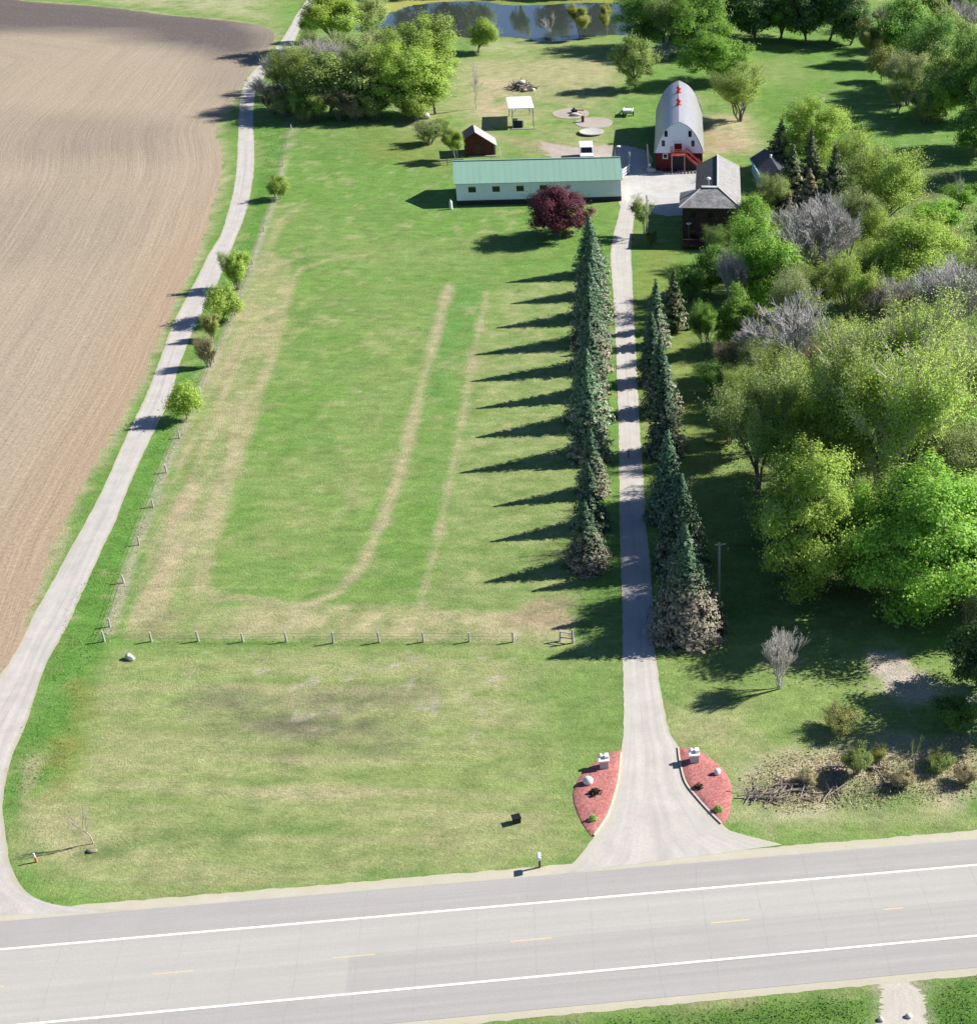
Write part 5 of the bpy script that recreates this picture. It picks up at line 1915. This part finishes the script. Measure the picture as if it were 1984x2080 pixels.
# ---- small teal trimmed shed under the pines
A = P(1550, 393)
sy = (P(1523, 345) - A).normalized()
B_ = A + Vector((sy.y, -sy.x, 0)) * 4.6
t, L = at_front("garden_shed", "small dark roofed shed with pale teal wall under the dark pines", "shed", A, B_)
DZ = 11.5
b = MB()
b.box((L / 2, DZ / 2, 1.2), (L, DZ, 2.4))
b.add([(0, 0, 2.4), (L, 0, 2.4), (L / 2, 0, 3.7)], [(0, 1, 2)])
b.add([(0, DZ, 2.4), (L, DZ, 2.4), (L / 2, DZ, 3.7)], [(2, 1, 0)])
b.build("wall", M_TEAL, t)
b = MB()
b.slab([(-.25, -.3, 2.25), (-.25, DZ + .3, 2.25), (L / 2, DZ + .3, 3.8), (L / 2, -.3, 3.8)], .1)
b.slab([(L + .25, -.3, 2.25), (L + .25, DZ + .3, 2.25), (L / 2, DZ + .3, 3.8), (L / 2, -.3, 3.8)], .1)
rf = b.build("roof", M_NAVYROOF, t)
b = MB()
b.bar((-.3, -.35, 2.26), (-.3, DZ + .35, 2.26), .22, .22)
b.bar((-.25, DZ + .36, 2.25), (L / 2, DZ + .36, 3.8), .16, .2)
b.build("fascia", M_TEAL, rf)
b = MB()
b.lathe((L * .5, DZ * .6, 3.7), [(.16, 0), (.16, .4), (.26, .45), (.05, .6)], 10)
b.build("roof_vent", M_WHITEMETAL, rf)

# ---- old red shed
A, B_ = P(946, 318), P(1007, 315.5)
t, L = at_front("red_shed", "old small dark red shed with patched grey roof behind the long building", "shed", A, B_)
EVL, EVR, PK = hgt(945, 318, 282), hgt(1007, 316, 294), hgt(967, 317, 268)
mid0 = A.lerp(B_, .36)
sx_, sy_, _ = frame(A, B_)
lo, hi = 2, 15
for _ in range(40):
    mm_ = (lo + hi) / 2
    if proj(mid0 + sy_ * mm_ + Vector((0, 0, PK)))[1] > 254.5:
        lo = mm_
    else:
        hi = mm_
DZ = lo
XP = L * .36
b = MB()
for y0, y1 in ((0, .12), (DZ - .12, DZ)):
    pr = [(0, 0), (L, 0), (L, EVR), (XP, PK), (0, EVL)]
    vs = [(p[0], y0, p[1]) for p in pr] + [(p[0], y1, p[1]) for p in pr]
    b.add(vs, [(0, 1, 2, 3, 4), (9, 8, 7, 6, 5)] + [(i, 5 + i, 5 + (i + 1) % 5, (i + 1) % 5) for i in range(5)])
b.box((.06, DZ / 2, EVL / 2), (.12, DZ - .24, EVL)).box((L - .06, DZ / 2, EVR / 2), (.12, DZ - .24, EVR))
b.build("wall", M_RUSTRED, t)
b = MB()
sl_ = (PK - EVR) / (L - XP)
b.slab([(L + .35, -.35, EVR - .35 * sl_ + .06), (L + .35, DZ + .35, EVR - .35 * sl_ + .06), (XP, DZ + .35, PK + .06), (XP, -.35, PK + .06)], .09)
rf = b.build("roof", M_OLDROOF, t)
b = MB()
sl_ = (PK - EVL) / XP
b.slab([(-.3, -.35, EVL - .3 * sl_ + .06), (-.3, DZ + .35, EVL - .3 * sl_ + .06), (XP, DZ + .35, PK + .065), (XP, -.35, PK + .065)], .09)
b.build("felt_slope", M_DARKROOF, rf)
b = MB()
b.box((L * .42, -.04, 1.0), (1.1, .1, 2.0))
b.build("door", M_DARKWOOD, t)
MB().box((L - .08, -.05, EVR / 2), (.22, .14, EVR)).build("corner_board", M_WEATHER, t)
MB().box((L * .55, -.4, .06), (L * .9, .5, .12)).build("sill_beam", M_WEATHER, t)

# ---- white canopy on posts with a dark crate beneath
A, B_ = P(1042, 262), P(1084, 260.5)
t, L = at_front("canopy", "open shelter with flat white metal roof on thin posts", "canopy", A, B_)
zF, zB = hgt(1042, 262, 221), hgt(1042, 262, 221) - .35
cx_, cy_, _ = frame(A, B_)
lo, hi = 1, 12
mid0 = A.lerp(B_, .5)
for _ in range(40):
    mm_ = (lo + hi) / 2
    if proj(mid0 + cy_ * mm_ + Vector((0, 0, zB)))[1] > 197.5:
        lo = mm_
    else:
        hi = mm_
DZ = lo
b = MB()
b.slab([(-.55, -.1, zF + .1), (L + .25, -.1, zF + .1), (L + .45, DZ, zB + .1), (-.35, DZ, zB + .1)], .12)
b.build("roof", M_WHITEMETAL, t)
for (xx, yy, zz) in ((0, .1, zF), (L, .1, zF), (0, DZ - .4, zB), (L, DZ - .4, zB)):
    MB().box((xx, yy, zz / 2), (.13, .13, zz)).build("post", M_GREY, t)
b = MB()
for xx, s in ((0, 1), (L, -1)):
    b.bar((xx, .1, zF - .9), (xx + s * .8, .1, zF - .05), .08)
b.build("brace", M_GREY, t)
MB().box((L * .5, -.35, .06), (L * 1.15, .5, .12)).build("sill_beam", M_WEATHER, t)
b = MB()
b.box((0, 0, .62), (1.75, 1.3, 1.24))
o = b.build("crate", M_BLACK if False else M_DARKBASE, None)
o.location = P(1051, 260) + Vector((0, .8, 0))
tag(o, "dark box standing under the left side of the white canopy", "crate")
b = MB()
b.box((0, 0, 0.05), (1.9, 1.45, .08))
lid = b.build("lid", M_GREY, o)
lid.location = (0, 0, 1.24)

# ---- white van behind the long building
A = P(1179, 331)
B_ = P(1206, 330.5)
t, L = at_front("van", "white van parked behind the long green roofed building", "van", A, B_)
vx = L / 2
b = MB()
pr = [(-.0, .55), (0, 1.15), (.85, 1.35), (1.55, 2.25), (5.1, 2.3), (5.2, .55)]          # (y, z) side outline
n_ = len(pr)
vs = [(0.0, p[0], p[1]) for p in pr] + [(L, p[0], p[1]) for p in pr]
b.add(vs, [tuple(range(n_)), tuple(range(n_, 2 * n_))[::-1]] + [((i + 1) % n_, i, n_ + i, n_ + (i + 1) % n_) for i in range(n_)])
b.build("body", M_WHITEMETAL, t)
b = MB()
b.slab([(.18, .93, 1.46), (L - .18, .93, 1.46), (L - .22, 1.5, 2.19), (.22, 1.5, 2.19)], -.02)
b.build("windscreen", M_GLASS, t)
for xx in (.15, L - .15):
    for yy in (.9, 4.2):
        w = MB()
        w.tube([(xx - .11, yy, .36), (xx + .11, yy, .36)], .36, 14)
        w.build("wheel", M_TYRE, t)
for xx in (.3, L - .3):
    MB().box((xx, -.02, .9), (.34, .06, .2)).build("headlight", M_FLASH, t)

# ---- farm cart
t = thing("farm_cart", "white two wheeled cart with two dark shafts on the grass left of the barn", "cart", P(1275, 236))
b = MB()
b.box((0, .5, .95), (1.75, 2.6, .12)).box((0, -.75, 1.12), (1.75, .1, .3)).box((-.85, .5, 1.08), (.08, 2.6, .2)).box((.85, .5, 1.08), (.08, 2.6, .2))
b.build("cart_bed", M_WHITEMETAL, t)
for xx in (-.62, .62):
    MB().bar((xx, 1.8, .9), (xx, 5.6, .35), .16).build("shaft", M_BROWNW, t)
for xx in (-.98, .98):
    MB().tube([(xx - .08, .4, .42), (xx + .08, .4, .42)], .42, 14).build("wheel", M_TYRE, t)
MB().box((0, .4, .62), (1.9, .14, .55)).build("axle", M_GREY, t)

# ---- round gravel pads, dish and things on them
for (x, y, rx, nm, sd) in ((1159, 231, 37, "gravel_pad", 4), (1206, 249.5, 38, "gravel_pad", 5)):
    c_ = P(x, y)
    rr = rx * mpp(x, y)
    pts = [(c_.x + rr * math.cos(a * math.pi / 24), c_.y + rr * 1.12 * math.sin(a * math.pi / 24)) for a in range(48)]
    b = MB()
    b.prism(pts, 0.0, .06)
    tag(b.build(nm, M_PINK), kind='structure')
c_ = P(1200.5, 271.5)
rr = 25 * mpp(1200, 270)
b = MB()
b.lathe((0, 0, 0), [(rr * .75, 0), (rr * .97, .28), (rr, .42), (rr * .95, .40), (rr * .55, .24), (.05, .2)], 32)
o = b.build("round_tank", M_CONC, None, True)
o.location = c_
tag(o, "shallow round pale stock tank in front of the two gravel circles", "stock tank")
t = thing("fire_grill", "black fire grill with a red tray on the left gravel circle", "grill", P(1166, 229, .06) )
b = MB()
b.lathe((0, 0, .1), [(.5, 0), (.62, .3), (.62, .45), (.3, .5), (.1, .9)], 12)
b.build("bowl", M_BLACK, t)
MB().box((1.1, 0, .5), (1.5, .6, .08)).build("tray", M_BARNRED, t)
b = MB()
for a in (0, 2.1, 4.2):
    b.bar((.45 * math.cos(a), .45 * math.sin(a), .2), (.7 * math.cos(a), .7 * math.sin(a), 0), .06)
b.build("leg", M_BLACK, t)
o = MB().blob((0, 0, .2), (.9, .6, .35), 3).build("pale_rock", M_STONE, None, True)
o.location = P(1168, 235, .06)
tag(o, "pale flat rock in front of the black fire grill", "rock")
o = MB().box((0, 0, .45), (.5, .5, .9)).box((0, 0, .98), (.6, .6, .16)).build("stump_post", M_BROWNW)
o.location = P(1183.5, 247.5, .06)
tag(o, "short brown post on the right hand gravel circle", "post")

# ---- brush pile
t = thing("brush_pile", "pile of broken branches and rubble behind the white canopy", "brush pile", P(1060, 180))
g = random.Random(3)
b = MB()
for k in range(150):
    a, q = g.uniform(0, 6.28), g.random() ** .6
    c0 = Vector((math.cos(a) * q * 2.6, math.sin(a) * q * 2.8, (1 - q) * 1.25 + g.uniform(0, .2)))
    d = Vector((g.uniform(-1, 1), g.uniform(-1, 1), g.uniform(-.35, .35))).normalized() * g.uniform(.5, 1.2)
    b.tube([c0 - d, c0 + d], g.uniform(.04, .11), 4)
b.build("branches", M_BRANCH, t)
b = MB()
for k in range(14):
    a, q = g.uniform(0, 6.28), g.random()
    b.blob((math.cos(a) * q * 2.4, math.sin(a) * q * 2.6, .25), (.4, .4, .3), k, 7, 5)
b.build("rubble", M_STONE, t, True)
for (x, y, nm, r_, lb) in ((1061, 168, "white_barrel_lid", .62, "round white lid on top of the brush pile"), (1039, 177, "white_stone", .38, "small pale stone at the left foot of the brush pile"), (1083, 184, "white_stone", .36, "small pale stone at the right foot of the brush pile")):
    b = MB()
    if r_ > .6:
        b.lathe((0, 0, 0), [(r_ * .9, 0), (r_, .1), (r_, .3), (r_ * .9, .42), (.1, .5)], 16)
    else:
        b.blob((0, 0, r_ * .5), (r_, r_, r_ * .8), int(x), 9, 6)
    o = b.build(nm, M_WHITESTONE, None, True)
    o.location = P(x, 181 if r_ > .6 else y) + (Vector((0, 0, 1.2)) if r_ > .6 else Vector())
    tag(o, lb, "lid" if r_ > .6 else "stone")

# ---- poles in the yard
t = thing("yard_lamp", "thin lamp post with white lamp head behind the green roofed building", "lamp post", P(1249.5, 336))
H_ = hgt(1249, 336, 299)
b = MB()
b.tube([(0, 0, 0), (0, 0, H_)], [.08, .06], 8)
b.tube([(0, 0, H_ - .05), (.25, 0, H_ + .12), (.55, 0, H_ + .15)], .04, 6)
b.build("pole", M_GREY, t)
b = MB()
b.lathe((.62, 0, H_ + .02), [(.18, 0), (.36, .08), (.34, .2), (.05, .3)], 12)
b.build("lamp_head", M_WHITEMETAL, t)
o = MB().tube([(0, 0, 0), (0, 0, hgt(1278.5, 347, 309))], [.17, .14], 8).build("gate_post", M_WEATHER)
o.location = P(1278.5, 347)
tag(o, "thick weathered post standing behind the white board gate", "post")
t = thing("service_pole", "tall weathered service pole with white meter at the barn corner", "utility pole", P(1318, 347.5), 0)
H_ = hgt(1318, 347, 292)
b = MB()
b.tube([(0, 0, 0), (-.25, 0, H_)], [.17, .12], 8)
b.build("pole", M_WEATHER, t)
b = MB()
b.blob((.05, -.25, 1.1), (.2, .16, .26), 2, 10, 7)
b.build("meter", M_WHITEMETAL, t, True)
b = MB()
b.tube([(-.05, 0, 3.0), (.35, -.1, 2.4), (.5, -.1, 1.7), (.2, -.2, 1.3)], .04, 6)
b.build("conduit", M_WEATHER, t)
o = MB().blob((0, 0, .2), (.85, .5, .4), 5, 12, 7).build("pale_rock", M_STONE, None, True)
o.location = P(1323, 348.5)
tag(o, "pale low rock at the foot of the service pole", "rock")
t, L = at_front("board_gate", "white three board gate at the end of the long building", "gate", P(1264, 362), P(1279, 351))
for xx in (.05, L - .05):
    MB().box((xx, .08, .75), (.16, .16, 1.5)).build("post", M_WHITETRIM, t)
for zz in (.4, .85, 1.3):
    MB().box((L / 2, -.02, zz), (L, .05, .24)).build("board", M_WHITETRIM, t)
t = thing("utility_pole", "slim pole in front of the small tree beside the house", "utility pole", P(1314.5, 490))
H_ = hgt(1314.5, 490, 396)
MB().tube([(0, 0, 0), (0, 0, H_)], [.10, .08], 8).build("pole", M_WEATHER, t)
MB().box((0, -.14, H_ * .62), (.3, .2, .4)).build("meter_box", M_GREY, t)
t = thing("utility_pole", "grey utility pole with small cross arm in the shade right of the brown spruce", "utility pole", P(1459, 1236))
H_ = hgt(1459, 1236, 1102)
MB().tube([(0, 0, 0), (.02, 0, H_)], [.13, .10], 8).build("pole", M_WEATHER, t)
MB().bar((-.35, 0, H_ - .25), (.6, 0, H_ - .12), .1).build("cross_arm", M_WEATHER, t)
t = thing("gas_tank", "small upright white gas cylinder at the left end of the long building", "gas cylinder", P(916.5, 425))
b = MB()
b.lathe((0, 0, 0), [(.22, 0), (.24, .06), (.24, 1.15), (.18, 1.3), (.06, 1.36)], 12)
b.build("cylinder", M_WHITEMETAL, t, True)
b = MB()
b.lathe((0, 0, 1.34), [(.05, 0), (.05, .1), (.12, .12), (.12, .2)], 8)
b.build("valve_collar", M_GREY, t)

# ---- entrance: mulch beds, pillars, boulders, shrubs
for (pts, lb, gp) in ((MULCH_A, "red mulch bed with pale edging on the left of the drive entrance", "A"), (MULCH_B, "red mulch bed with pale edging on the right of the drive entrance", "B")):
    w = px(pts)
    ctr = sum(w, Vector()) / len(w)
    t = thing("mulch_bed", lb, "flower bed", ctr, 0, "mulch beds at the drive entrance")
    sm = [p - ctr for p in spline(w + [w[0]], 90)[:-1]]
    vs, fs = [], []
    for kk, (f, z) in enumerate(((1, .03), (.93, .10), (.6, .15), (.25, .17))):
        vs += [(p.x * f, p.y * f, z) for p in sm]
    n_ = len(sm)
    for kk in range(3):
        for i in range(n_):
            j = (i + 1) % n_
            fs.append((kk * n_ + i, kk * n_ + j, (kk + 1) * n_ + j, (kk + 1) * n_ + i))
    fs.append(tuple(3 * n_ + i for i in range(n_)))
    b = MB()
    b.add(vs, fs)
    b.build("mulch", M_MULCH, t, True)
    # the edging runs along the drive side
    side = (DRV_L if gp == "A" else DRV_R)
    rng = [q for q in side if (1523 <= q[1] <= 1700 if gp == "A" else 1516 <= q[1] <= 1676)]
    e = [p - ctr for p in spline(px(rng), 40)]
    b = MB()
    for p, q in zip(e[:-1], e[1:]):
        b.bar(p + Vector((0, 0, .06)), q + Vector((0, 0, .06)), .13, .12)
    b.build("edging", M_EDGE, t)


def pillar(x, y, lb, sc=1.0):
    t = thing("gate_pillar", lb, "pillar", P(x, y, .12), math.atan2(hd.y, hd.x), "stone pillars at the drive entrance")
    b = MB()
    b.box((0, .32, .36), (.66, .64, .72), 0, 0, .97)
    b.build("pillar_shaft", M_STONE, t)
    MB().box((0, .32, .78), (.82, .80, .12)).build("cap", M_WHITESTONE, t)
    b = MB()
    b.lathe((-.24, .52, .84), [(.10, 0), (.17, .08), (.17, .18), (.08, .28)], 12)
    b.build("finial", M_WHITESTONE, t, True)
    MB().box((.23, .42, .96), (.30, .46, .24)).build("lamp_block", M_WHITESTONE, t)


pillar(1227, 1562.5, "pale stone pillar with two small blocks on its cap, in the left mulch bed")
pillar(1410.5, 1551, "pale stone pillar with two small blocks on its cap, in the right mulch bed")
for (x, y, r_, lb) in ((1194, 1591, (.42, .36, .36), "white boulder behind the tufts in the left mulch bed"), (1456.5, 1572, (.27, .27, .30), "round white boulder at the back of the right mulch bed")):
    o = MB().blob((0, 0, r_[2] * .75), r_, int(x), 14, 9, 0, .08).build("boulder", M_WHITESTONE, None, True)
    o.location = P(x, y, .12)
    tag(o, lb, "boulder", "white boulders in the mulch beds")


def leafball(name, x, y, rw, h, lb, cat, grp, mt, n=260, ls=.10, z=.12, tuft=False, seed=0):
    rs = np.random.RandomState(seed + int(x))
    v = rs.normal(size=(n, 3))
    v /= np.linalg.norm(v, axis=1, keepdims=True)
    v[:, 2] = np.abs(v[:, 2])
    if tuft:
        k = rs.uniform(.2, 1, (n, 1))
        p = v * np.array([rw, rw, h]) * k
        nrm = np.cross(v, rs.normal(size=(n, 3)))
    else:
        p = v * np.array([rw, rw, h]) * rs.uniform(.75, 1.05, (n, 1))
        nrm = v + rs.normal(size=(n, 3)) * .4
    me = leaf_mesh(name, p, nrm, rs.uniform(.7, 1.3, n) * ls, 1.6 if tuft else 1.0, [mt], None, rs)
    o = link(name, me)
    o.location = P(x, y, z)
    return tag(o, lb, cat, grp)


M_TUFT = leafmat("grass_tuft_brown", (.085, .068, .035), (.16, .14, .075), .1)
leafball("round_shrub", 1204, 1665, .30, .42, "small round lime green shrub in the left mulch bed", "shrub", "lime shrubs in the mulch beds", LM['lime'])
leafball("round_shrub", 1458, 1646, .33, .42, "small round lime green shrub in the right mulch bed", "shrub", "lime shrubs in the mulch beds", LM['lime'])
leafball("grass_tuft", 1209, 1613, .52, .50, "brown ornamental grass tuft in the left mulch bed", "grass tuft", "grass tufts in the mulch beds", M_TUFT, 220, .14, .1, True)
leafball("grass_tuft", 1419, 1600, .36, .40, "brown ornamental grass tuft in the right mulch bed", "grass tuft", "grass tufts in the mulch beds", M_TUFT, 160, .12, .1, True)

# ---- small things on the front lawn
t = thing("mailbox", "mailbox on a dark post at the highway edge left of the drive", "mailbox", P(1096, 1762), math.atan2(hd.y, hd.x))
b = MB()
b.box((0, 0, .5), (.14, .14, 1.0)).box((0, -.18, .95), (.10, .5, .10))
b.build("post", M_BROWNW, t)
b = MB()
n_ = 9
pr = [(.13 * math.cos(math.pi * k / 8), 1.16 + .13 * math.sin(math.pi * k / 8)) for k in range(9)] + [(-.13, 1.0), (.13, 1.0)]
m_ = len(pr)
b.add([(p[0], -.42, p[1]) for p in pr] + [(p[0], .18, p[1]) for p in pr], [tuple(range(m_))[::-1], tuple(range(m_, 2 * m_))] + [(i, (i + 1) % m_, m_ + (i + 1) % m_, m_ + i) for i in range(m_)])
b.build("box", M_WHITEMETAL, t)
MB().box((.15, -.2, 1.24), (.02, .08, .2)).build("flag", M_REDVENT, t)
b = MB()
b.box((0, 0, .24), (.52, .46, .48), .4, 0, 1.12)
b.box((0, 0, .52), (.64, .58, .09), .4)
o = b.build("black_bin", M_BLACK)
o.location = P(1049, 1670)
tag(o, "small black bin standing alone on the lawn left of the mulch bed", "bin")
t = thing("cable_marker", "white and orange marker post near the lower left corner of the lawn", "marker post", P(75, 1751))
MB().box((0, 0, .22), (.14, .10, .44)).build("base", M_ORANGE, t)
MB().box((-.02, 0, .62), (.10, .08, .36)).build("tip", M_WHITEMETAL, t)
t = thing("boulder_pair", "grey and white rock lying below the paddock fence corner", "rock", P(266, 1340))
MB().blob((-.2, .15, .22), (.32, .27, .26), 4, 12, 8).build("grey_rock", M_STONE, t, True)
MB().blob((.12, -.05, .2), (.33, .21, .22), 8, 12, 8).build("white_rock", M_WHITESTONE, t, True)
o = MB().blob((0, 0, .05), (.42, .2, .16), 6).build("driftwood", M_BRANCH, None, True)
o.location = P(187, 1730)
tag(o, "dark lump of wood below the bare white sapling", "log")
o = MB().box((0, 0, .35), (.1, .1, .7)).build("post_stub", M_BLACK)
o.location = P(1276, 929)
tag(o, "short black post in the shade on the drive between the spruces", "post")
b = MB()
g = random.Random(4)
for k in range(26):
    c0 = Vector((g.uniform(-1.8, 1.8), g.uniform(-.8, .8), g.uniform(.05, .3)))
    d = Vector((g.uniform(-1, 1), g.uniform(-.6, .6), g.uniform(-.12, .12))).normalized() * g.uniform(.4, 1.1)
    b.tube([c0 - d, c0 + d], g.uniform(.03, .07), 4)
o = b.build("dead_branches", M_BRANCH)
o.location = P(1600, 1614)
tag(o, "heap of dark dead stalks in the ditch right of the mulch bed", "branches")
for (x, y, rz, lb) in ((1560, 1606, .3, "small heap of dead stalks at the left tip of the ditch"), (1688, 1588, 1.2, "heap of dead branches in the middle of the ditch, behind the dark stalks"), (1790, 1578, 2.0, "long low line of dead branches in the ditch near the slim yellow sapling")):
    c = o.copy()
    COL.objects.link(c)
    c.location = P(x, y)
    c.rotation_euler = (0, 0, rz)
    c["label"] = lb
    c["group"] = "dead branches in the ditch"
o["group"] = "dead branches in the ditch"
for (x, y, r_, lb) in ((1788, 2073, .2, "dark stone on the trodden path at the bottom edge, left one"), (1845, 2065, .22, "dark stone on the trodden path at the bottom edge, right one")):
    o = MB().blob((0, 0, r_ * .4), (r_, r_, r_ * .7), int(x), 9, 6).build("stone", M_STONE, None, True)
    o.location = P(x, y)
    tag(o, lb, "stone", "stones on the trodden path")

# ---- fences
M_POST = mat("silvered_fence_post", (.42, .39, .34), .2, 6, .9, stretch=(1, 1, .4))
M_WIRE = mat("fence_wire", (.30, .30, .30), .1, 5, .5, .5)


def fence(name, label, feet, tops, group=None, wire=True):
    a = P(*feet[0])
    t = thing(name, label, "fence", a, 0, group)
    hs = []
    for (x, y), ay in zip(feet, tops):
        p = P(x, y) - a
        h = hgt(x, y, ay)
        ln = GROW.uniform(-.08, .08)
        b = MB()
        b.tube([(p.x, p.y, -.1), (p.x + ln, p.y, h)], [.105, .085], 7)
        b.build("post", M_POST, t)
        hs.append((p, h))
    if wire:
        b = MB()
        for f in (.35, .65, .92):
            for (p, h), (q, k) in zip(hs[:-1], hs[1:]):
                b.bar(p + Vector((0, -.1, h * f)), q + Vector((0, -.1, k * f)), .012)
        b.build("wire", M_WIRE, t)
    return t


fence("paddock_fence", "wire fence of grey wooden posts across the lower edge of the paddock",
      [(308.6, 1303), (404, 1302.5), (494.6, 1303.5), (582.7, 1303.5), (677.7, 1306), (770.9, 1305), (860.5, 1304), (953.4, 1303.5), (1042.5, 1304)],
      [1284, 1282.5, 1286, 1284, 1284, 1284, 1284, 1285, 1284])
t = fence("corner_fence", "pair of grey posts joined by a rail where the paddock fence meets the spruces", [(1137.5, 1302), (1163.5, 1306)], [1281.5, 1278.5], None, False)
a = P(1137.5, 1302)
q = P(1163.5, 1306) - a
b = MB()
b.bar(Vector((0, 0, .45)), q + Vector((0, 0, .45)), .07, .12)
b.bar(Vector((0, 0, .95)), q + Vector((0, 0, .95)), .06, .08)
b.build("rail", M_POST, t)
fence("verge_fence", "old wire fence with leaning posts along the gravel road verge",
      [(213, 1303), (224, 1273), (252.5, 1184), (283, 1107), (312, 1030), (339, 960), (365, 890), (408, 800), (436, 735), (478, 640), (514, 537), (536, 470), (560, 400), (575, 338), (583, 300), (592, 262)],
      [1282, 1256, 1168, 1090, 1014, 945, 876, 788, 723, 629, 527, 460, 390, 329, 291, 253])
o = MB().tube([(0, 0, 0), (0, 0, 1.5)], .06, 6).build("marker_post", M_WHITETRIM)
o.location = P(1016, 318)
tag(o, "white slanting post right of the old red shed", "post")
for (x, y, lb) in ((994, 78, "thin grey post on the near pond bank, left one"), (1020, 76, "thin grey post on the near pond bank, right one")):
    o = MB().tube([(0, 0, 0), (0, 0, 1.7)], .07, 6).build("bank_post", M_WEATHER)
    o.location = P(x, y)
    tag(o, lb, "post", "posts on the pond bank")
t, L = at_front("rail_fence", "low grey rail fence left of the long building's far corner", "fence", P(893, 336), P(940, 333))
for k in range(4):
    MB().box((L * k / 3, 0, .5), (.14, .14, 1.0)).build("post", M_WEATHER, t)
MB().box((L / 2, -.09, .8), (L + .2, .05, .16)).build("rail", M_WEATHER, t)
o = MB().blob((0, 0, .5), (1.1, .7, .6), 12, 12, 8).build("boulder", M_STONE, None, True)
o.location = P(862, 241)
tag(o, "large pinkish boulder at the right foot of the left grove", "boulder")

# ================================================================== ROUGH GRASS AND LITTER (nobody could count it)


def scatter(name, label, cat, polys, dens, hgt_, wid, mt, seed, keep=None, z=.0, flat=.5, excl=()):
    rs = np.random.RandomState(seed)
    Ps = []
    for pts in polys:
        pw = np.array([(p[0], p[1]) for p in px(pts)])
        x0, y0 = pw.min(0)
        x1, y1 = pw.max(0)
        n_ = int((x1 - x0) * (y1 - y0) * dens)
        xx, yy = rs.uniform(x0, x1, n_), rs.uniform(y0, y1, n_)
        ok = sdf(xx, yy, [tuple(p) for p in pw]) < rs.uniform(-1.2, .2, n_)
        nn = fbm(xx, yy, 3.0, seed) * .6 + fbm(xx, yy, 1.0, seed + 5) * .4
        ok &= nn > (keep if keep is not None else .35) + rs.uniform(-.12, .12, n_)
        for e in excl:
            ok &= sdf(xx, yy, e) > .25
        Ps.append(np.stack([xx[ok], yy[ok]], 1))
    p = np.concatenate(Ps)
    n_ = len(p)
    h = rs.uniform(.4, 1.2, n_) * hgt_
    P3 = np.concatenate([p, (z + h * .45)[:, None]], 1)
    a = rs.uniform(0, 6.28, n_)
    N_ = np.stack([np.cos(a), np.sin(a), rs.uniform(0.1, 1.0, n_) * flat * 2], 1)
    me = leaf_mesh(name, P3, N_, h * wid, 1.7 if name != 'wood_floor' else 1.0, [mt], None, rs)
    o = link(name, me)
    return tag(o, label, cat, None, 'stuff')


M_LONG = leafmat("long_grass", (.150, .270, .060), (.230, .360, .100), .45, .15)
M_STRAW = leafmat("straw_grass", (.44, .38, .25), (.60, .53, .37), .4, .2)
M_WEED = leafmat("weedy_grass", (.19, .26, .075), (.34, .38, .15), .4, .2)
rdR = [(p.x, p.y) for p in px(ROAD_R)]
vg = [(a_, b_) for a_, b_ in VERGE]
scatter("verge_grass", "long green grass on the verge of the gravel road", "grass", [vg], 30.0, .19, .42, M_LONG, 21, .40)
scatter("fence_straw", "dry straw along the verge fence line", "grass",
        [[(205, 1306), (225, 1306), (262, 1180), (296, 1090), (345, 950), (400, 820), (482, 640), (516, 540), (508, 532), (470, 630), (388, 815), (332, 945), (285, 1080), (248, 1180)]], 46.0, .20, .5, M_STRAW, 22, .30)
scatter("ditch_weeds", "matted dead weeds in the roadside ditch right of the drive", "weeds",
        [[(1500, 1585), (1560, 1535), (1660, 1520), (1800, 1510), (1990, 1490), (1990, 1620), (1800, 1640), (1600, 1655), (1510, 1630)]], 70.0, .24, .5, M_STRAW, 23, .33)
scatter("ditch_grass", "green rough grass in the roadside ditch right of the drive", "grass",
        [[(1660, 1600), (1800, 1590), (1990, 1570), (1990, 1630), (1800, 1645), (1680, 1650)], [(1620, 1560), (1990, 1500), (1990, 1560), (1700, 1600)]], 44.0, .14, .6, M_WEED, 24, .42)
scatter("south_grass", "lush long grass on the verge below the highway", "grass",
        [[(1250, 2065), (1500, 2040), (1690, 2022), (1755, 2020), (1770, 2100), (1200, 2100)], [(1895, 2005), (1990, 1982), (1990, 2100), (1885, 2100)]], 80.0, .15, .6, M_LONG, 25, .30)
scatter("wood_floor", "low green undergrowth on the floor of the near wood", "undergrowth",
        [[(1480, 560), (1560, 500), (1990, 380), (1990, 1260), (1780, 1215), (1640, 1200), (1500, 1080), (1460, 900)]], 9.0, .55, .5, LM['olive'], 26, .40)
scatter("paddock_tufts", "longer grass left under the paddock fence", "grass",
        [[(320, 1296), (1140, 1298), (1140, 1312), (320, 1312)]], 40.0, .13, .6, M_LONG, 27, .30)
